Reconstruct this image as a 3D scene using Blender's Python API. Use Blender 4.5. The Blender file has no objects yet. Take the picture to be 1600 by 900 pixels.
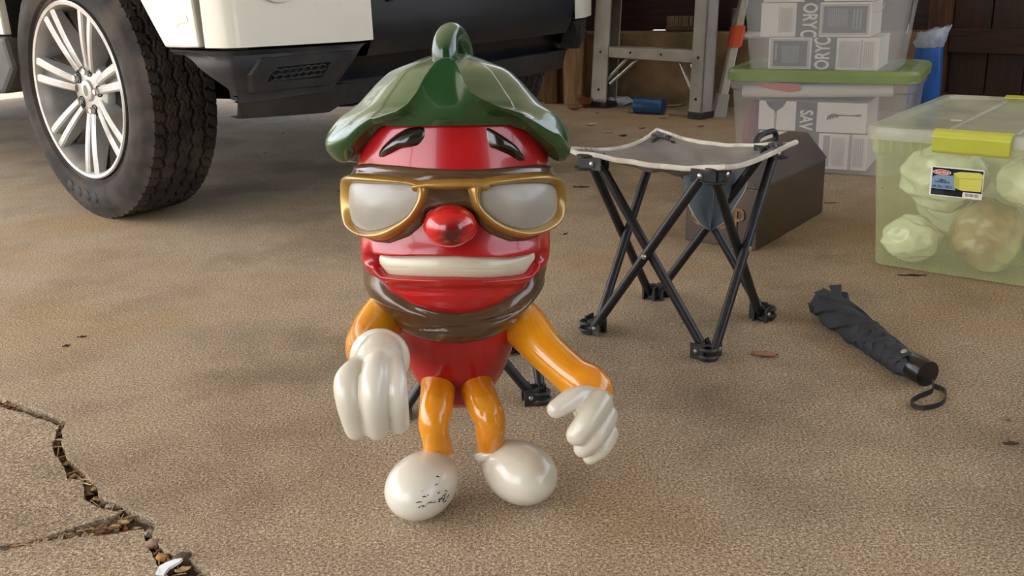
import bpy, bmesh, math, random
from math import sin, cos, pi, radians as rad, sqrt, exp, floor
from mathutils import Vector as V, Matrix, noise
C = bpy.context.scene.collection
sc = bpy.context.scene
random.seed(7)

# ------------------------------------------------------------------ camera
cam = bpy.data.objects.new('camera', bpy.data.cameras.new('camera')); C.objects.link(cam)
P_, R_ = 0.316594, 0.03314
fwd = V((0, cos(P_), -sin(P_))); rt0 = V((1, 0, 0)); dn0 = V((0, -sin(P_), -cos(P_)))
rt = cos(R_)*rt0 + sin(R_)*dn0; dn = -sin(R_)*rt0 + cos(R_)*dn0
cam.matrix_world = Matrix(((rt.x, -dn.x, -fwd.x, 0), (rt.y, -dn.y, -fwd.y, 0), (rt.z, -dn.z, -fwd.z, 0.66975), (0, 0, 0, 1)))
cam.data.sensor_width = 36; cam.data.lens = 36*1537/1600; cam.data.clip_start = .02; cam.data.clip_end = 200
sc.camera = cam
# ------------------------------------------------------------------ sky, sun, exposure
w = bpy.data.worlds.new('sky'); sc.world = w; w.use_nodes = True
nt = w.node_tree; nt.nodes.clear()
o_ = nt.nodes.new('ShaderNodeOutputWorld'); b_ = nt.nodes.new('ShaderNodeBackground'); s_ = nt.nodes.new('ShaderNodeTexSky')
s_.sky_type = 'NISHITA'; s_.sun_disc = False; s_.sun_elevation = rad(58); s_.sun_rotation = rad(250); s_.air_density = 1.0; s_.dust_density = 2.5; s_.ozone_density = 1.0
hs = nt.nodes.new('ShaderNodeHueSaturation'); hs.inputs['Saturation'].default_value = .35
nt.links.new(s_.outputs[0], hs.inputs['Color']); nt.links.new(hs.outputs[0], b_.inputs['Color']); b_.inputs['Strength'].default_value = .42
nt.links.new(b_.outputs[0], o_.inputs[0])
sun = bpy.data.objects.new('sun', bpy.data.lights.new('sun', 'SUN')); C.objects.link(sun)
sun.data.energy = 4.0; sun.data.angle = rad(.6); sun.data.color = (1, .94, .84)
sun.rotation_euler = V((.55, -.18, -1.0)).to_track_quat('-Z', 'Y').to_euler()
sc.view_settings.view_transform = 'Standard'; sc.view_settings.look = 'None'; sc.view_settings.gamma = 1; sc.view_settings.use_curve_mapping = False
sc.view_settings.exposure = 1.0

# ------------------------------------------------------------------ materials
MATS = {}
def lin(h):
    h = h.lstrip('#'); c = [int(h[i:i+2], 16)/255 for i in (0, 2, 4)]
    return tuple((x/12.92 if x <= .04045 else ((x+.055)/1.055)**2.4) for x in c)
def mat(name, col, col2=None, ns=20., rough=.5, metal=0., bump=0., bs=80., coat=0., detail=4., lo=.35, hi=.65, rough2=None, spec=.5, stretch=None, trans=None, sub=0., dirt=None, ds=6., dl=.6, dh=.72, glare_film=None):
    if name in MATS: return MATS[name]
    m = bpy.data.materials.new(name); m.use_nodes = True; t = m.node_tree; p = t.nodes['Principled BSDF']; L = t.links
    col = lin(col) if isinstance(col, str) else col
    tc = t.nodes.new('ShaderNodeTexCoord'); src = tc.outputs['Object']
    if stretch:
        mp = t.nodes.new('ShaderNodeMapping'); mp.inputs['Scale'].default_value = stretch; L.new(src, mp.inputs[0]); src = mp.outputs[0]
    cs = None
    if col2:
        col2 = lin(col2) if isinstance(col2, str) else col2
        n = t.nodes.new('ShaderNodeTexNoise'); n.inputs['Scale'].default_value = ns; n.inputs['Detail'].default_value = detail; L.new(src, n.inputs['Vector'])
        r = t.nodes.new('ShaderNodeValToRGB'); r.color_ramp.elements[0].position = lo; r.color_ramp.elements[1].position = hi
        r.color_ramp.elements[0].color = (*col, 1); r.color_ramp.elements[1].color = (*col2, 1); L.new(n.outputs['Fac'], r.inputs[0]); cs = r.outputs[0]
    if dirt:
        dc = lin(dirt); n2 = t.nodes.new('ShaderNodeTexNoise'); n2.inputs['Scale'].default_value = ds; n2.inputs['Detail'].default_value = 8; L.new(src, n2.inputs['Vector'])
        r2 = t.nodes.new('ShaderNodeMapRange'); r2.inputs[1].default_value = dl; r2.inputs[2].default_value = dh; L.new(n2.outputs['Fac'], r2.inputs[0])
        mx = t.nodes.new('ShaderNodeMix'); mx.data_type = 'RGBA'; L.new(r2.outputs[0], mx.inputs[0])
        if cs: L.new(cs, mx.inputs[6])
        else: mx.inputs[6].default_value = (*col, 1)
        mx.inputs[7].default_value = (*dc, 1); cs = mx.outputs[2]
    if glare_film:      # glare from above, painted as a dusty film on faces that look up
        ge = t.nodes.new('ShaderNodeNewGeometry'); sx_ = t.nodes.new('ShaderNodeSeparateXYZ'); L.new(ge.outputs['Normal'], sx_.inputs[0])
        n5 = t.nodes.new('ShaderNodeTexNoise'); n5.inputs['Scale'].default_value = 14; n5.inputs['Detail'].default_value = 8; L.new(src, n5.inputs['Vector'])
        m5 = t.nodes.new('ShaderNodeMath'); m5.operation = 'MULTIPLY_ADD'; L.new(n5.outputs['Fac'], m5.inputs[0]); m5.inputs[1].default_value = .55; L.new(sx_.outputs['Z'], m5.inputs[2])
        r5 = t.nodes.new('ShaderNodeMapRange'); r5.inputs[1].default_value = .55; r5.inputs[2].default_value = 1.35; r5.inputs[4].default_value = glare_film[1]; L.new(m5.outputs[0], r5.inputs[0])
        x5 = t.nodes.new('ShaderNodeMix'); x5.data_type = 'RGBA'; L.new(r5.outputs[0], x5.inputs[0]); L.new(cs, x5.inputs[6]); x5.inputs[7].default_value = (*lin(glare_film[0]), 1); cs = x5.outputs[2]
    if cs: L.new(cs, p.inputs['Base Color'])
    else: p.inputs['Base Color'].default_value = (*col, 1)
    p.inputs['Roughness'].default_value = rough; p.inputs['Metallic'].default_value = metal; p.inputs['Specular IOR Level'].default_value = spec
    p.inputs['Coat Weight'].default_value = coat; p.inputs['Coat Roughness'].default_value = .05
    if rough2 is not None:
        n4 = t.nodes.new('ShaderNodeTexNoise'); n4.inputs['Scale'].default_value = ns*.7+3; n4.inputs['Detail'].default_value = 6; L.new(src, n4.inputs['Vector'])
        r4 = t.nodes.new('ShaderNodeMapRange'); r4.inputs[1].default_value = .35; r4.inputs[2].default_value = .65; r4.inputs[3].default_value = rough; r4.inputs[4].default_value = rough2; L.new(n4.outputs['Fac'], r4.inputs[0]); L.new(r4.outputs[0], p.inputs['Roughness'])
    if bump:
        n3 = t.nodes.new('ShaderNodeTexNoise'); n3.inputs['Scale'].default_value = bs; n3.inputs['Detail'].default_value = 5; L.new(src, n3.inputs['Vector'])
        bp = t.nodes.new('ShaderNodeBump'); bp.inputs['Strength'].default_value = bump; bp.inputs['Distance'].default_value = .004; L.new(n3.outputs['Fac'], bp.inputs['Height']); L.new(bp.outputs[0], p.inputs['Normal'])
    if trans is not None:      # part of the light passes straight through (frosted or clear plastic sheet)
        tr = t.nodes.new('ShaderNodeBsdfTransparent'); tr.inputs[0].default_value = (*trans[1], 1); mm = t.nodes.new('ShaderNodeMixShader'); mm.inputs[0].default_value = trans[0]
        L.new(p.outputs[0], mm.inputs[1]); L.new(tr.outputs[0], mm.inputs[2]); L.new(mm.outputs[0], t.nodes['Material Output'].inputs[0])
    MATS[name] = m; return m

# ------------------------------------------------------------------ mesh builder
class MB:
    def __init__(s): s.v = []; s.f = []; s.m = []
    def add(s, vs, fs, mi=0):
        k = len(s.v); s.v += [tuple(x) for x in vs]; s.f += [tuple(i+k for i in f) for f in fs]; s.m += [mi]*len(fs); return s
    def box(s, c, size, M=None, mi=0):
        x, y, z = [q/2 for q in size]; c = V(c)
        vs = [V((sx*x, sy*y, sz*z)) for sz in (-1, 1) for sx, sy in ((-1, -1), (1, -1), (1, 1), (-1, 1))]
        vs = [(M @ q if M else q)+c for q in vs]
        return s.add(vs, [(3, 2, 1, 0), (4, 5, 6, 7), (0, 1, 5, 4), (1, 2, 6, 5), (2, 3, 7, 6), (3, 0, 4, 7)], mi)
    def hexa(s, pts, mi=0):   # 8 points: bottom ring 4, top ring 4
        return s.add(pts, [(3, 2, 1, 0), (4, 5, 6, 7), (0, 1, 5, 4), (1, 2, 6, 5), (2, 3, 7, 6), (3, 0, 4, 7)], mi)
    def prism(s, pts, d, mi=0):   # polygon of points extruded by vector d
        n = len(pts); d = V(d); a = [V(p) for p in pts]; vs = a+[p+d for p in a]
        return s.add(vs, [tuple(range(n-1, -1, -1)), tuple(range(n, 2*n))]+[(i, (i+1) % n, n+(i+1) % n, n+i) for i in range(n)], mi)
    def grid(s, rows, closed=False, mi=0, cap0=False, cap1=False):
        n = len(rows[0]); vs = [p for r in rows for p in r]; fs = []
        for i in range(len(rows)-1):
            for j in range(n if closed else n-1):
                k = (j+1) % n; fs.append((i*n+j, i*n+k, (i+1)*n+k, (i+1)*n+j))
        if cap0: fs.append(tuple(range(n-1, -1, -1)))
        if cap1: fs.append(tuple((len(rows)-1)*n+j for j in range(n)))
        return s.add(vs, fs, mi)
    def tube(s, pts, r, n=12, mi=0, cap=True, flat=None):
        pts = [V(p) for p in pts]; N = len(pts); rs = r if isinstance(r, (list, tuple)) else [r]*N
        rows = []; up = None
        for i in range(N):
            t = (pts[min(i+1, N-1)]-pts[max(i-1, 0)]).normalized()
            if up is None:
                up = V((0, 0, 1)) if abs(t.z) < .9 else V((1, 0, 0))
            x = t.cross(up).normalized(); up = x.cross(t).normalized()
            fx, fy = flat or (1, 1)
            rows.append([pts[i]+x*cos(a)*rs[i]*fx+up*sin(a)*rs[i]*fy for a in [2*pi*k/n for k in range(n)]])
        return s.grid([r_[::-1] for r_ in rows], True, mi, cap, cap)
    def blob(s, c, r, M=None, nu=24, nv=14, mi=0, fn=None):
        c = V(c); rows = []
        for i in range(nv+1):
            ph = -pi/2+pi*i/nv; ph = max(-pi/2+.02, min(pi/2-.02, ph)); row = []
            for j in range(nu):
                th = 2*pi*j/nu; d = V((cos(ph)*cos(th), cos(ph)*sin(th), sin(ph))); k = fn(d) if fn else 1
                q = V((d.x*r[0]*k, d.y*r[1]*k, d.z*r[2]*k)); row.append((M @ q if M else q)+c)
            rows.append(row)
        return s.grid(rows, True, mi, True, True)
    def lathe(s, prof, c, ax=(0, 0, 1), n=32, mi=0, cap=True):
        q = V((0, 0, 1)).rotation_difference(V(ax)); c = V(c)
        rows = [[c+q @ V((r*cos(2*pi*k/n), r*sin(2*pi*k/n), h)) for k in range(n)] for r, h in prof]
        return s.grid(rows, True, mi, cap, cap)
    def build(s, name, m, parent=None, smooth=True, bevel=0, bseg=2, mods=None, kind=None, label=None, angle=40, shade_all=False):
        me = bpy.data.meshes.new(name); off = V(ORG.get(parent.name, (0, 0, 0))) if parent else V((0, 0, 0))
        me.from_pydata([V(p)-off for p in s.v], [], s.f)
        for x in (m if isinstance(m, (list, tuple)) else [m]): me.materials.append(x)
        if isinstance(m, (list, tuple)): me.polygons.foreach_set('material_index', s.m)
        o = bpy.data.objects.new(name, me); C.objects.link(o)
        if bevel:
            bm = bmesh.new(); bm.from_mesh(me); bmesh.ops.remove_doubles(bm, verts=bm.verts, dist=1e-6)
            es = [e for e in bm.edges if len(e.link_faces) == 2 and e.calc_face_angle(0) > rad(25)]
            bmesh.ops.bevel(bm, geom=es, offset=bevel, segments=bseg, profile=.5, affect='EDGES', clamp_overlap=True); bm.to_mesh(me); bm.free()
        if smooth:
            me.polygons.foreach_set('use_smooth', [True]*len(me.polygons))
            if not shade_all: me.set_sharp_from_angle(angle=rad(angle))
        me.update()
        if parent: o.parent = parent; ORG[o.name] = off
        for md in (mods or []):
            x = o.modifiers.new(md[0], md[0])
            for k, v in md[1].items(): setattr(x, k, v)
        if kind: o['kind'] = kind
        if label: o['label'] = label
        return o
ORG = {}
def thing(name, label, cat, loc=(0, 0, 0), group=None, rotz=0):
    o = bpy.data.objects.new(name, None); C.objects.link(o); o.location = loc; o.rotation_euler = (0, 0, rotz); o.empty_display_size = .05
    o['label'] = label; o['category'] = cat; ORG[o.name] = tuple(loc)
    if group: o['group'] = group
    return o
def single(o, label, cat, group=None, loc=None):
    o['label'] = label; o['category'] = cat
    if group: o['group'] = group
    if loc is not None:
        o.data.transform(Matrix.Translation(-V(loc))); o.location = loc
    return o
def struct(o): o['kind'] = 'structure'; return o
def crom(pts, n):   # Catmull-Rom through tuples of any length
    out = []; N = len(pts)
    for i in range(n):
        t = i/(n-1)*(N-1); k = min(int(t), N-2); t -= k
        p0, p1, p2, p3 = pts[max(k-1, 0)], pts[k], pts[k+1], pts[min(k+2, N-1)]
        out.append(tuple(.5*((2*b)+(-a+c)*t+(2*a-5*b+4*c-d)*t*t+(-a+3*b-3*c+d)*t**3) for a, b, c, d in zip(p0, p1, p2, p3)))
    return out
def interp(x, tab):
    if x <= tab[0][0]: return tab[0][1]
    for (a, b), (c, d) in zip(tab, tab[1:]):
        if x <= c: return b+(d-b)*(x-a)/(c-a)
    return tab[-1][1]
def sstep(x, a, b): t = max(0, min(1, (x-a)/(b-a))); return t*t*(3-2*t)
def text_mesh(body, size, M, m, parent, name='lettering', ext=.0003, sx=1., bold=0.):
    cu = bpy.data.curves.new('t', 'FONT'); cu.body = body; cu.size = size; cu.extrude = ext; cu.offset = bold; cu.align_x = 'CENTER'; cu.align_y = 'CENTER'; cu.resolution_u = 4
    ob = bpy.data.objects.new('t', cu); C.objects.link(ob)
    bpy.context.view_layer.update()
    me = bpy.data.meshes.new_from_object(ob.evaluated_get(bpy.context.evaluated_depsgraph_get())); bpy.data.objects.remove(ob); bpy.data.curves.remove(cu)
    off = V(ORG.get(parent.name, (0, 0, 0)))
    me.transform(Matrix.Translation(-off) @ M @ Matrix.Diagonal((sx, 1, 1, 1)))
    me.materials.clear(); me.materials.append(m); me.name = name
    o = bpy.data.objects.new(name, me); C.objects.link(o); o.parent = parent; ORG[o.name] = tuple(off); return o
def frame(o, x, y):   # matrix from origin, x direction, y direction
    x = V(x).normalized(); y = V(y).normalized(); z = x.cross(y)
    return Matrix(((x.x, y.x, z.x, o[0]), (x.y, y.y, z.y, o[1]), (x.z, y.z, z.z, o[2]), (0, 0, 0, 1)))

# ------------------------------------------------------------------ floor: broken concrete slab
def concrete():
    m = bpy.data.materials.new('concrete'); m.use_nodes = True; t = m.node_tree; p = t.nodes['Principled BSDF']; L = t.links
    tc = t.nodes.new('ShaderNodeTexCoord'); src = tc.outputs['Object']
    def nz(sc_, det, rough=.55):
        n = t.nodes.new('ShaderNodeTexNoise'); n.inputs['Scale'].default_value = sc_; n.inputs['Detail'].default_value = det; n.inputs['Roughness'].default_value = rough; L.new(src, n.inputs['Vector']); return n.outputs['Fac']
    def ramp(f, els):
        r = t.nodes.new('ShaderNodeValToRGB'); e = r.color_ramp.elements
        while len(e) < len(els): e.new(.5)
        for k, (pos, c) in enumerate(els): e[k].position = pos; e[k].color = (*lin(c), 1) if isinstance(c, str) else (c, c, c, 1)
        L.new(f, r.inputs[0]); return r.outputs[0]
    def mix(a, b, f, mode='MIX'):
        x = t.nodes.new('ShaderNodeMix'); x.data_type = 'RGBA'; x.blend_type = mode
        if isinstance(f, float): x.inputs[0].default_value = f
        else: L.new(f, x.inputs[0])
        L.new(a, x.inputs[6]); L.new(b, x.inputs[7]); return x.outputs[2]
    grain = ramp(nz(260, 3, .7), [(.32, '#645546'), (.45, '#a08c72'), (.55, '#bfaa8c'), (.68, '#eddabe')])
    warm = ramp(nz(1.3, 5, .6), [(.38, '#cfcac3'), (.5, '#ffffff'), (.64, '#f4e6d0')])
    c = mix(grain, warm, .85, 'MULTIPLY')
    blot = ramp(nz(4.5, 7, .65), [(.34, .72), (.52, 1.0), (.7, 1.04)])
    c = mix(c, blot, .6, 'MULTIPLY')
    fine = ramp(nz(640, 2, .6), [(.37, .28), (.49, 1.0), (.66, 1.4)])
    c = mix(c, fine, .75, 'MULTIPLY')
    spk = ramp(nz(60, 2, .5), [(.69, 0.), (.74, .7)])
    lt = t.nodes.new('ShaderNodeRGB'); lt.outputs[0].default_value = (*lin('#c9bba6'), 1)
    c = mix(c, lt.outputs[0], spk)
    L.new(c, p.inputs['Base Color']); p.inputs['Roughness'].default_value = .82; p.inputs['Specular IOR Level'].default_value = .3
    bp = t.nodes.new('ShaderNodeBump'); bp.inputs['Strength'].default_value = .55; bp.inputs['Distance'].default_value = .004
    ad = t.nodes.new('ShaderNodeMath'); ad.operation = 'ADD'; L.new(nz(260, 3, .7), ad.inputs[0]); L.new(nz(640, 2), ad.inputs[1]); L.new(ad.outputs[0], bp.inputs['Height']); L.new(bp.outputs[0], p.inputs['Normal'])
    return m
MC = concrete()
def jag(a, b, amp, seed, step=.008):
    a = V(a); b = V(b); n = max(2, int((b-a).length/step)); d = (b-a).normalized(); nn = V((-d.y, d.x, 0)); out = []
    for i in range(n):
        p = a.lerp(b, i/n); k = (noise.noise(V((p.x*28, p.y*28, seed)))*.7+noise.noise(V((p.x*90, p.y*90, seed)))*.4)*amp
        out.append(p+nn*k)
    return out
def chain(pts, amp, seed):
    o = []
    for a, b in zip(pts, pts[1:]): o += jag(a, b, amp, seed)
    return o+[V(pts[-1])]
# right lip of the long crack, then its left lip, then both lips of the branch
ck_r = [(-1.0950, 1.6570, 0.0000), (-0.8810, 1.5510, 0.0000), (-0.8010, 1.4960, 0.0000), (-0.7230, 1.4440, 0.0000), (-0.7040, 1.3810, 0.0000), (-0.6740, 1.3250, 0.0000), (-0.6350, 1.2790, 0.0000), (-0.5910, 1.2260, 0.0000), (-0.5690, 1.1910, 0.0000), (-0.5250, 1.1620, 0.0000), (-0.4770, 1.1300, 0.0000), (-0.4590, 1.0840, 0.0000), (-0.4330, 1.0510, 0.0000), (-0.3980, 1.0320, 0.0000), (-0.3650, 1.0050, 0.0000), (-0.3320, 0.9920, 0.0000), (-0.2790, 0.9200, 0.0000)]
ck_l1 = [(-1.0830, 1.6360, 0.0000), (-0.8590, 1.5050, 0.0000), (-0.8010, 1.4710, 0.0000), (-0.7240, 1.4230, -0.0000), (-0.7130, 1.3650, 0.0000), (-0.6920, 1.3260, 0.0000), (-0.6690, 1.2960, 0.0000), (-0.6400, 1.2490, 0.0000), (-0.6120, 1.2400, 0.0000), (-0.5920, 1.1910, 0.0000), (-0.5660, 1.1660, 0.0000), (-0.5290, 1.1490, 0.0000)]
ck_br_u = [(-0.5280, 1.1470, 0.0000), (-0.5720, 1.1170, 0.0000), (-0.6030, 1.0950, 0.0000), (-0.6520, 1.0780, 0.0000), (-0.7470, 1.0470, 0.0000)]
ck_br_l = [(-0.7420, 1.0390, 0.0000), (-0.6480, 1.0700, 0.0000), (-0.6080, 1.0870, 0.0000), (-0.5700, 1.0930, 0.0000), (-0.5310, 1.0980, 0.0000), (-0.4830, 1.1090, 0.0000)]
ck_l2 = [(-0.4790, 1.1020, 0.0000), (-0.4660, 1.0700, 0.0000), (-0.4430, 1.0380, 0.0000), (-0.4280, 1.0130, 0.0000), (-0.3760, 0.9600, 0.0000), (-0.3390, 0.9060, 0.0000)]
def slabmesh(name, outline, z0, parent=None):
    me = bmesh.new(); top = [me.verts.new((p[0], p[1], z0)) for p in outline]; f = me.faces.new(top)
    if f.normal.z < 0: f.normal_flip()
    f.normal_update()
    if f.normal.z < 0: bmesh.ops.reverse_faces(me, faces=[f])
    r = bmesh.ops.extrude_face_region(me, geom=[f]); vs = [g for g in r['geom'] if isinstance(g, bmesh.types.BMVert)]
    for v in vs: v.co.z = z0-.05
    bmesh.ops.triangulate(me, faces=me.faces[:]); bmesh.ops.recalc_face_normals(me, faces=me.faces[:])
    d = bpy.data.meshes.new(name); me.to_mesh(d); me.free(); d.materials.append(MC)
    o = bpy.data.objects.new(name, d); C.objects.link(o)
    if parent: o.parent = parent; ORG[o.name] = (0, 0, 0)
    return o
R1 = chain(ck_r, .006, 1.)
far = [(4.5, -.6, 0), (4.5, 5.7, 0), (-4.2, 9.2, 0), (-4.6, 1.2, 0)]
floor_ = struct(slabmesh('floor', R1+[V((.1, .2, 0)), V((.1, -.6, 0))]+[V(p) for p in far], 0)); ORG['floor'] = (0, 0, 0)
slabmesh('slab', chain(ck_l1, .006, 4.)+chain(ck_br_u, .004, 9.)+[V((-4.4, 1.0, 0)), V((-4.4, 1.18, 0))], -.001, floor_)
slabmesh('slab', chain(ck_br_l, .004, 6.)+chain(ck_l2, .006, 3.)+[V((.05, .2, 0)), V((.05, -.6, 0)), V((-4.4, -.6, 0)), V((-4.4, .95, 0))], -.003, floor_)
soil = mat('crack_soil', '#3b2f22', '#6a5640', 60, .95, bump=.8, bs=150)
mb = MB(); mb.box((-.3, 1.2, -.040), (9.5, 4.4, .050)); struct(mb.build('trim_1', soil, smooth=False))
# ground outside the carport
og = mat('driveway', '#b8ab98', '#8f8472', 3, .9, bump=.3, bs=60)
mb = MB(); mb.box((-2, 2, -.35), (90, 90, .5)); struct(mb.build('trim_2', og, smooth=False))
# plant litter lying in the crack (nobody could count it)
lit = MB(); rl = random.Random(3)
def chip(b, p, r, hgt, rnd, mi=0, elong=1.6):
    a = rnd.uniform(0, 6.28); n = rnd.choice((4, 5, 6)); q = []
    for k in range(n):
        t = 2*pi*k/n; rr = r*rnd.uniform(.7, 1.1); x, y = rr*elong*cos(t), rr*sin(t); q.append(V((p[0]+x*cos(a)-y*sin(a), p[1]+x*sin(a)+y*cos(a), p[2]+rnd.uniform(-.3, .3)*r)))
    b.prism(q, (0, 0, hgt), mi)
def along(l, t):
    k = t*(len(l)-1); i = min(int(k), len(l)-2); return V(l[i]).lerp(V(l[i+1]), k-i)
for k in range(330):
    t = rl.random(); a = along(ck_r[1:15], t)
    if rl.random() < .45:
        t = rl.random(); p = along(ck_br_u, t*.8).lerp(along(ck_br_l[::-1], t*.8), rl.uniform(.15, .85))
    else:
        l = ck_l1[1:]+[(-.55, 1.12, 0)]+ck_l2[:5]
        best = min((along(l, q/60) for q in range(61)), key=lambda z: (z-a).length); p = a.lerp(best, rl.uniform(.2, .85))
    p = V((p.x, p.y, -.010+rl.uniform(-.005, .006)))
    if rl.random() < .4:
        an = rl.uniform(0, 6.28); ln = rl.uniform(.006, .017); lit.tube([p-V((cos(an)*ln, sin(an)*ln, -.002)), p+V((cos(an)*ln, sin(an)*ln, .004))], .0008, 4, rl.choice((0, 1)))
    else: chip(lit, p, rl.uniform(.002, .0055), .0015, rl, rl.choice((0, 1, 2, 2, 3)))
strw = mat('straw', '#b39a6c'); lbr = mat('leaf_brown', '#8a5f3a', '#5b3c22', 40, .8); soilb = mat('soil_lump', '#4a3a2a', '#6d5a44', 80, .95); gstone = mat('grit', '#8d7f70', '#a89a88', 90, .9)
lit.build('crack_litter', [strw, lbr, soilb, gstone], floor_, smooth=False, kind='stuff')

# ------------------------------------------------------------------ carport shell
conc_wall = mat('old_concrete', '#9c7f5c', '#6f5a40', 5, .9, bump=.5, bs=40, dirt='#4b4a2c', ds=4, dl=.55, dh=.75)
dwood = mat('stained_wood', '#35190d', '#1c0c06', 9, .6, bump=.35, bs=30, stretch=(7, 7, .6), detail=7)
dwoodh = mat('stained_wood_rail', '#3b1d0f', '#1e0d07', 9, .6, bump=.35, bs=30, stretch=(.7, .7, 8), detail=7)
lwood = mat('bare_post_wood', '#c0a07c', '#94734f', 8, .75, bump=.35, bs=30, stretch=(9, 9, .7), detail=7)
brwood = mat('brown_stile_wood', '#5d3d22', '#3a2413', 8, .7, bump=.3, bs=30, stretch=(9, 9, .8), detail=6)
ceilm = mat('ceiling_boards', '#cfc8ba', '#bfb7a8', 6, .8)
wd = V((.906, -.423, 0)).normalized(); wn = V((wd.y, -wd.x, 0))     # along the back wall, towards the viewer
wp = V((.5, 4.95, 0))
def wq(s, t, z): return wp+wd*s-wn*t+V((0, 0, z))      # s along, t behind its front face
def wbox(b, s0, s1, t0, t1, z0, z1, mi=0):
    b.hexa([wq(s0, t0, z0), wq(s1, t0, z0), wq(s1, t1, z0), wq(s0, t1, z0), wq(s0, t0, z1), wq(s1, t0, z1), wq(s1, t1, z1), wq(s0, t1, z1)], mi)
mb = MB(); wbox(mb, -1.6, 3.4, 0, .16, -.02, .345); wall = struct(mb.build('wall_back', conc_wall, bevel=.012)); ORG['wall_back'] = (0, 0, 0)
for s0, s1, z0 in ((-1.6, .20, .3465), (.20, .27, .3500), (.27, 3.4, .3465)): mb = MB(); wbox(mb, s0, s1, .10, .14, z0, .50); mb.build('rail', dwoodh, wall, smooth=False)
x = -1.6; k = 0
while x < 3.3:
    wdt = .135+.012*((k*7) % 3); mb = MB(); wbox(mb, x, x+wdt, .115+.004*(k % 2), .14, .47, 1.75); mb.build('board', dwood, wall, smooth=False); x += wdt+.006; k += 1
mb = MB()
mb.box((-.55, 1.75, 3.16), (8.1, 9.1, .12)); struct(mb.build('ceiling', ceilm, smooth=False))
for k in range(9):
    mb = MB(); mb.box((-.55, -2.4+k*1.05, 3.04), (8.1, .05, .14)); o = mb.build('joist', ceilm, None, smooth=False); o.parent = bpy.data.objects['ceiling']
# unseen wall behind the camera, and low fence added on the right
sid = mat('unseen_siding', '#57503f', '#4c4537', 3, .75)
mb = MB(); mb.box((1.2, -2.75, 1.55), (5.0, .12, 3.1)); wf = struct(mb.build('wall_front', sid, smooth=False)); ORG['wall_front'] = (0, 0, 0)  # unseen wall, built up to the roof to cut light from the front
for k in range(15):
    mb = MB(); z = .05+k*.2; mb.hexa([(-1.3, -2.69, z), (3.7, -2.69, z), (3.7, -2.67, z), (-1.3, -2.67, z), (-1.3, -2.69, z+.2), (3.7, -2.69, z+.2), (3.7, -2.685, z+.2), (-1.3, -2.685, z+.2)][:4]+[(-1.3, -2.69, z+.2), (3.7, -2.69, z+.2), (3.7, -2.685, z+.2), (-1.3, -2.685, z+.2)]); mb.build('siding_board', sid, wf, smooth=False)
for k, (px, py) in enumerate(((-3.9, -2.3), (3.3, .6), (-3.9, 5.2))):
    mb = MB(); mb.box((px, py, 1.55), (.12, .12, 3.10)); struct(mb.build('trim_%d' % (k+3), lwood, smooth=False, bevel=.005))
fx_ = thing('glare_fence', 'unseen low dark fence added on the right to block side glare', 'fence', (3.4, 1.6, 0))  # added out of view to keep side reflections off the figure
for k in range(26):
    mb = MB(); mb.box((3.4, -.9+k*.16, .50), (.02, .152, .98)); mb.build('board', dwood, fx_, smooth=False)
mb = MB(); mb.box((3.43, 1.1, .8), (.04, 4.2, .09)); mb.build('rail', dwoodh, fx_, smooth=False)
# gate of dark boards on the right
gw = V((1.8470, 4.2500, 0.4760)); gd = V((cos(rad(-42)), sin(rad(-42)), 0)); gn = V((gd.y, -gd.x, 0)); g0 = V((1.8780, 4.2500, 0.0800))
gate = thing('wooden_gate', 'dark stained wooden gate of upright boards with a cross rail behind the lime box', 'gate', (g0.x, g0.y, 0))
def gq(s, t, z): return V((g0.x, g0.y, 0))+gd*s-gn*t+V((0, 0, z))
def gbox(b, s0, s1, t0, t1, z0, z1): b.hexa([gq(s0, t0, z0), gq(s1, t0, z0), gq(s1, t1, z0), gq(s0, t1, z0), gq(s0, t0, z1), gq(s1, t0, z1), gq(s1, t1, z1), gq(s0, t1, z1)])
zb = g0.z
mb = MB(); gbox(mb, -.095, -.004, .0, .09, zb+.01, 2.0); mb.build('stile', brwood, gate, smooth=False, bevel=.004, label='paler brown end stile of the gate')
x = .004; k = 0
for wdt in (.145, .14, .15, .14, .15, .14):
    mb = MB(); gbox(mb, x, x+wdt, .03+.003*(k % 2), .055, zb+.005, 2.0); mb.build('board', dwood, gate, smooth=False, bevel=.003); x += wdt+.006; k += 1
mb = MB(); gbox(mb, .0, x, -.005, .03, .262, .362); mb.build('rail', dwoodh, gate, smooth=False, bevel=.004)
mb = MB(); gbox(mb, .0, x, -.005, .03, 1.5, 1.6); mb.build('rail', dwoodh, gate, smooth=False, bevel=.004)
# bare timber post at the wall
mb = MB(); pz = V((.345, 4.962, 0)); Mz = Matrix.Rotation(rad(-22), 3, 'Z')
mb.box((pz.x, pz.y, 1.55), (.095, .08, 3.10), Mz); single(mb.build('wooden_post', lwood, bevel=.006), 'bare weathered timber post standing beside the car and left of the ladder', 'post', loc=(pz.x, pz.y, 0))
mb = MB(); q = V((.235, 5.03, 0)); mb.box((q.x, q.y, .35), (.07, .05, .7), Mz); single(mb.build('wooden_board', mat('board_wood', '#7c5c3a', '#5c4026', 8, .8, stretch=(8, 8, .8)), bevel=.004), 'brown upright board standing between the rear tyre and the timber post', 'board', loc=(q.x, q.y, 0))

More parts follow.
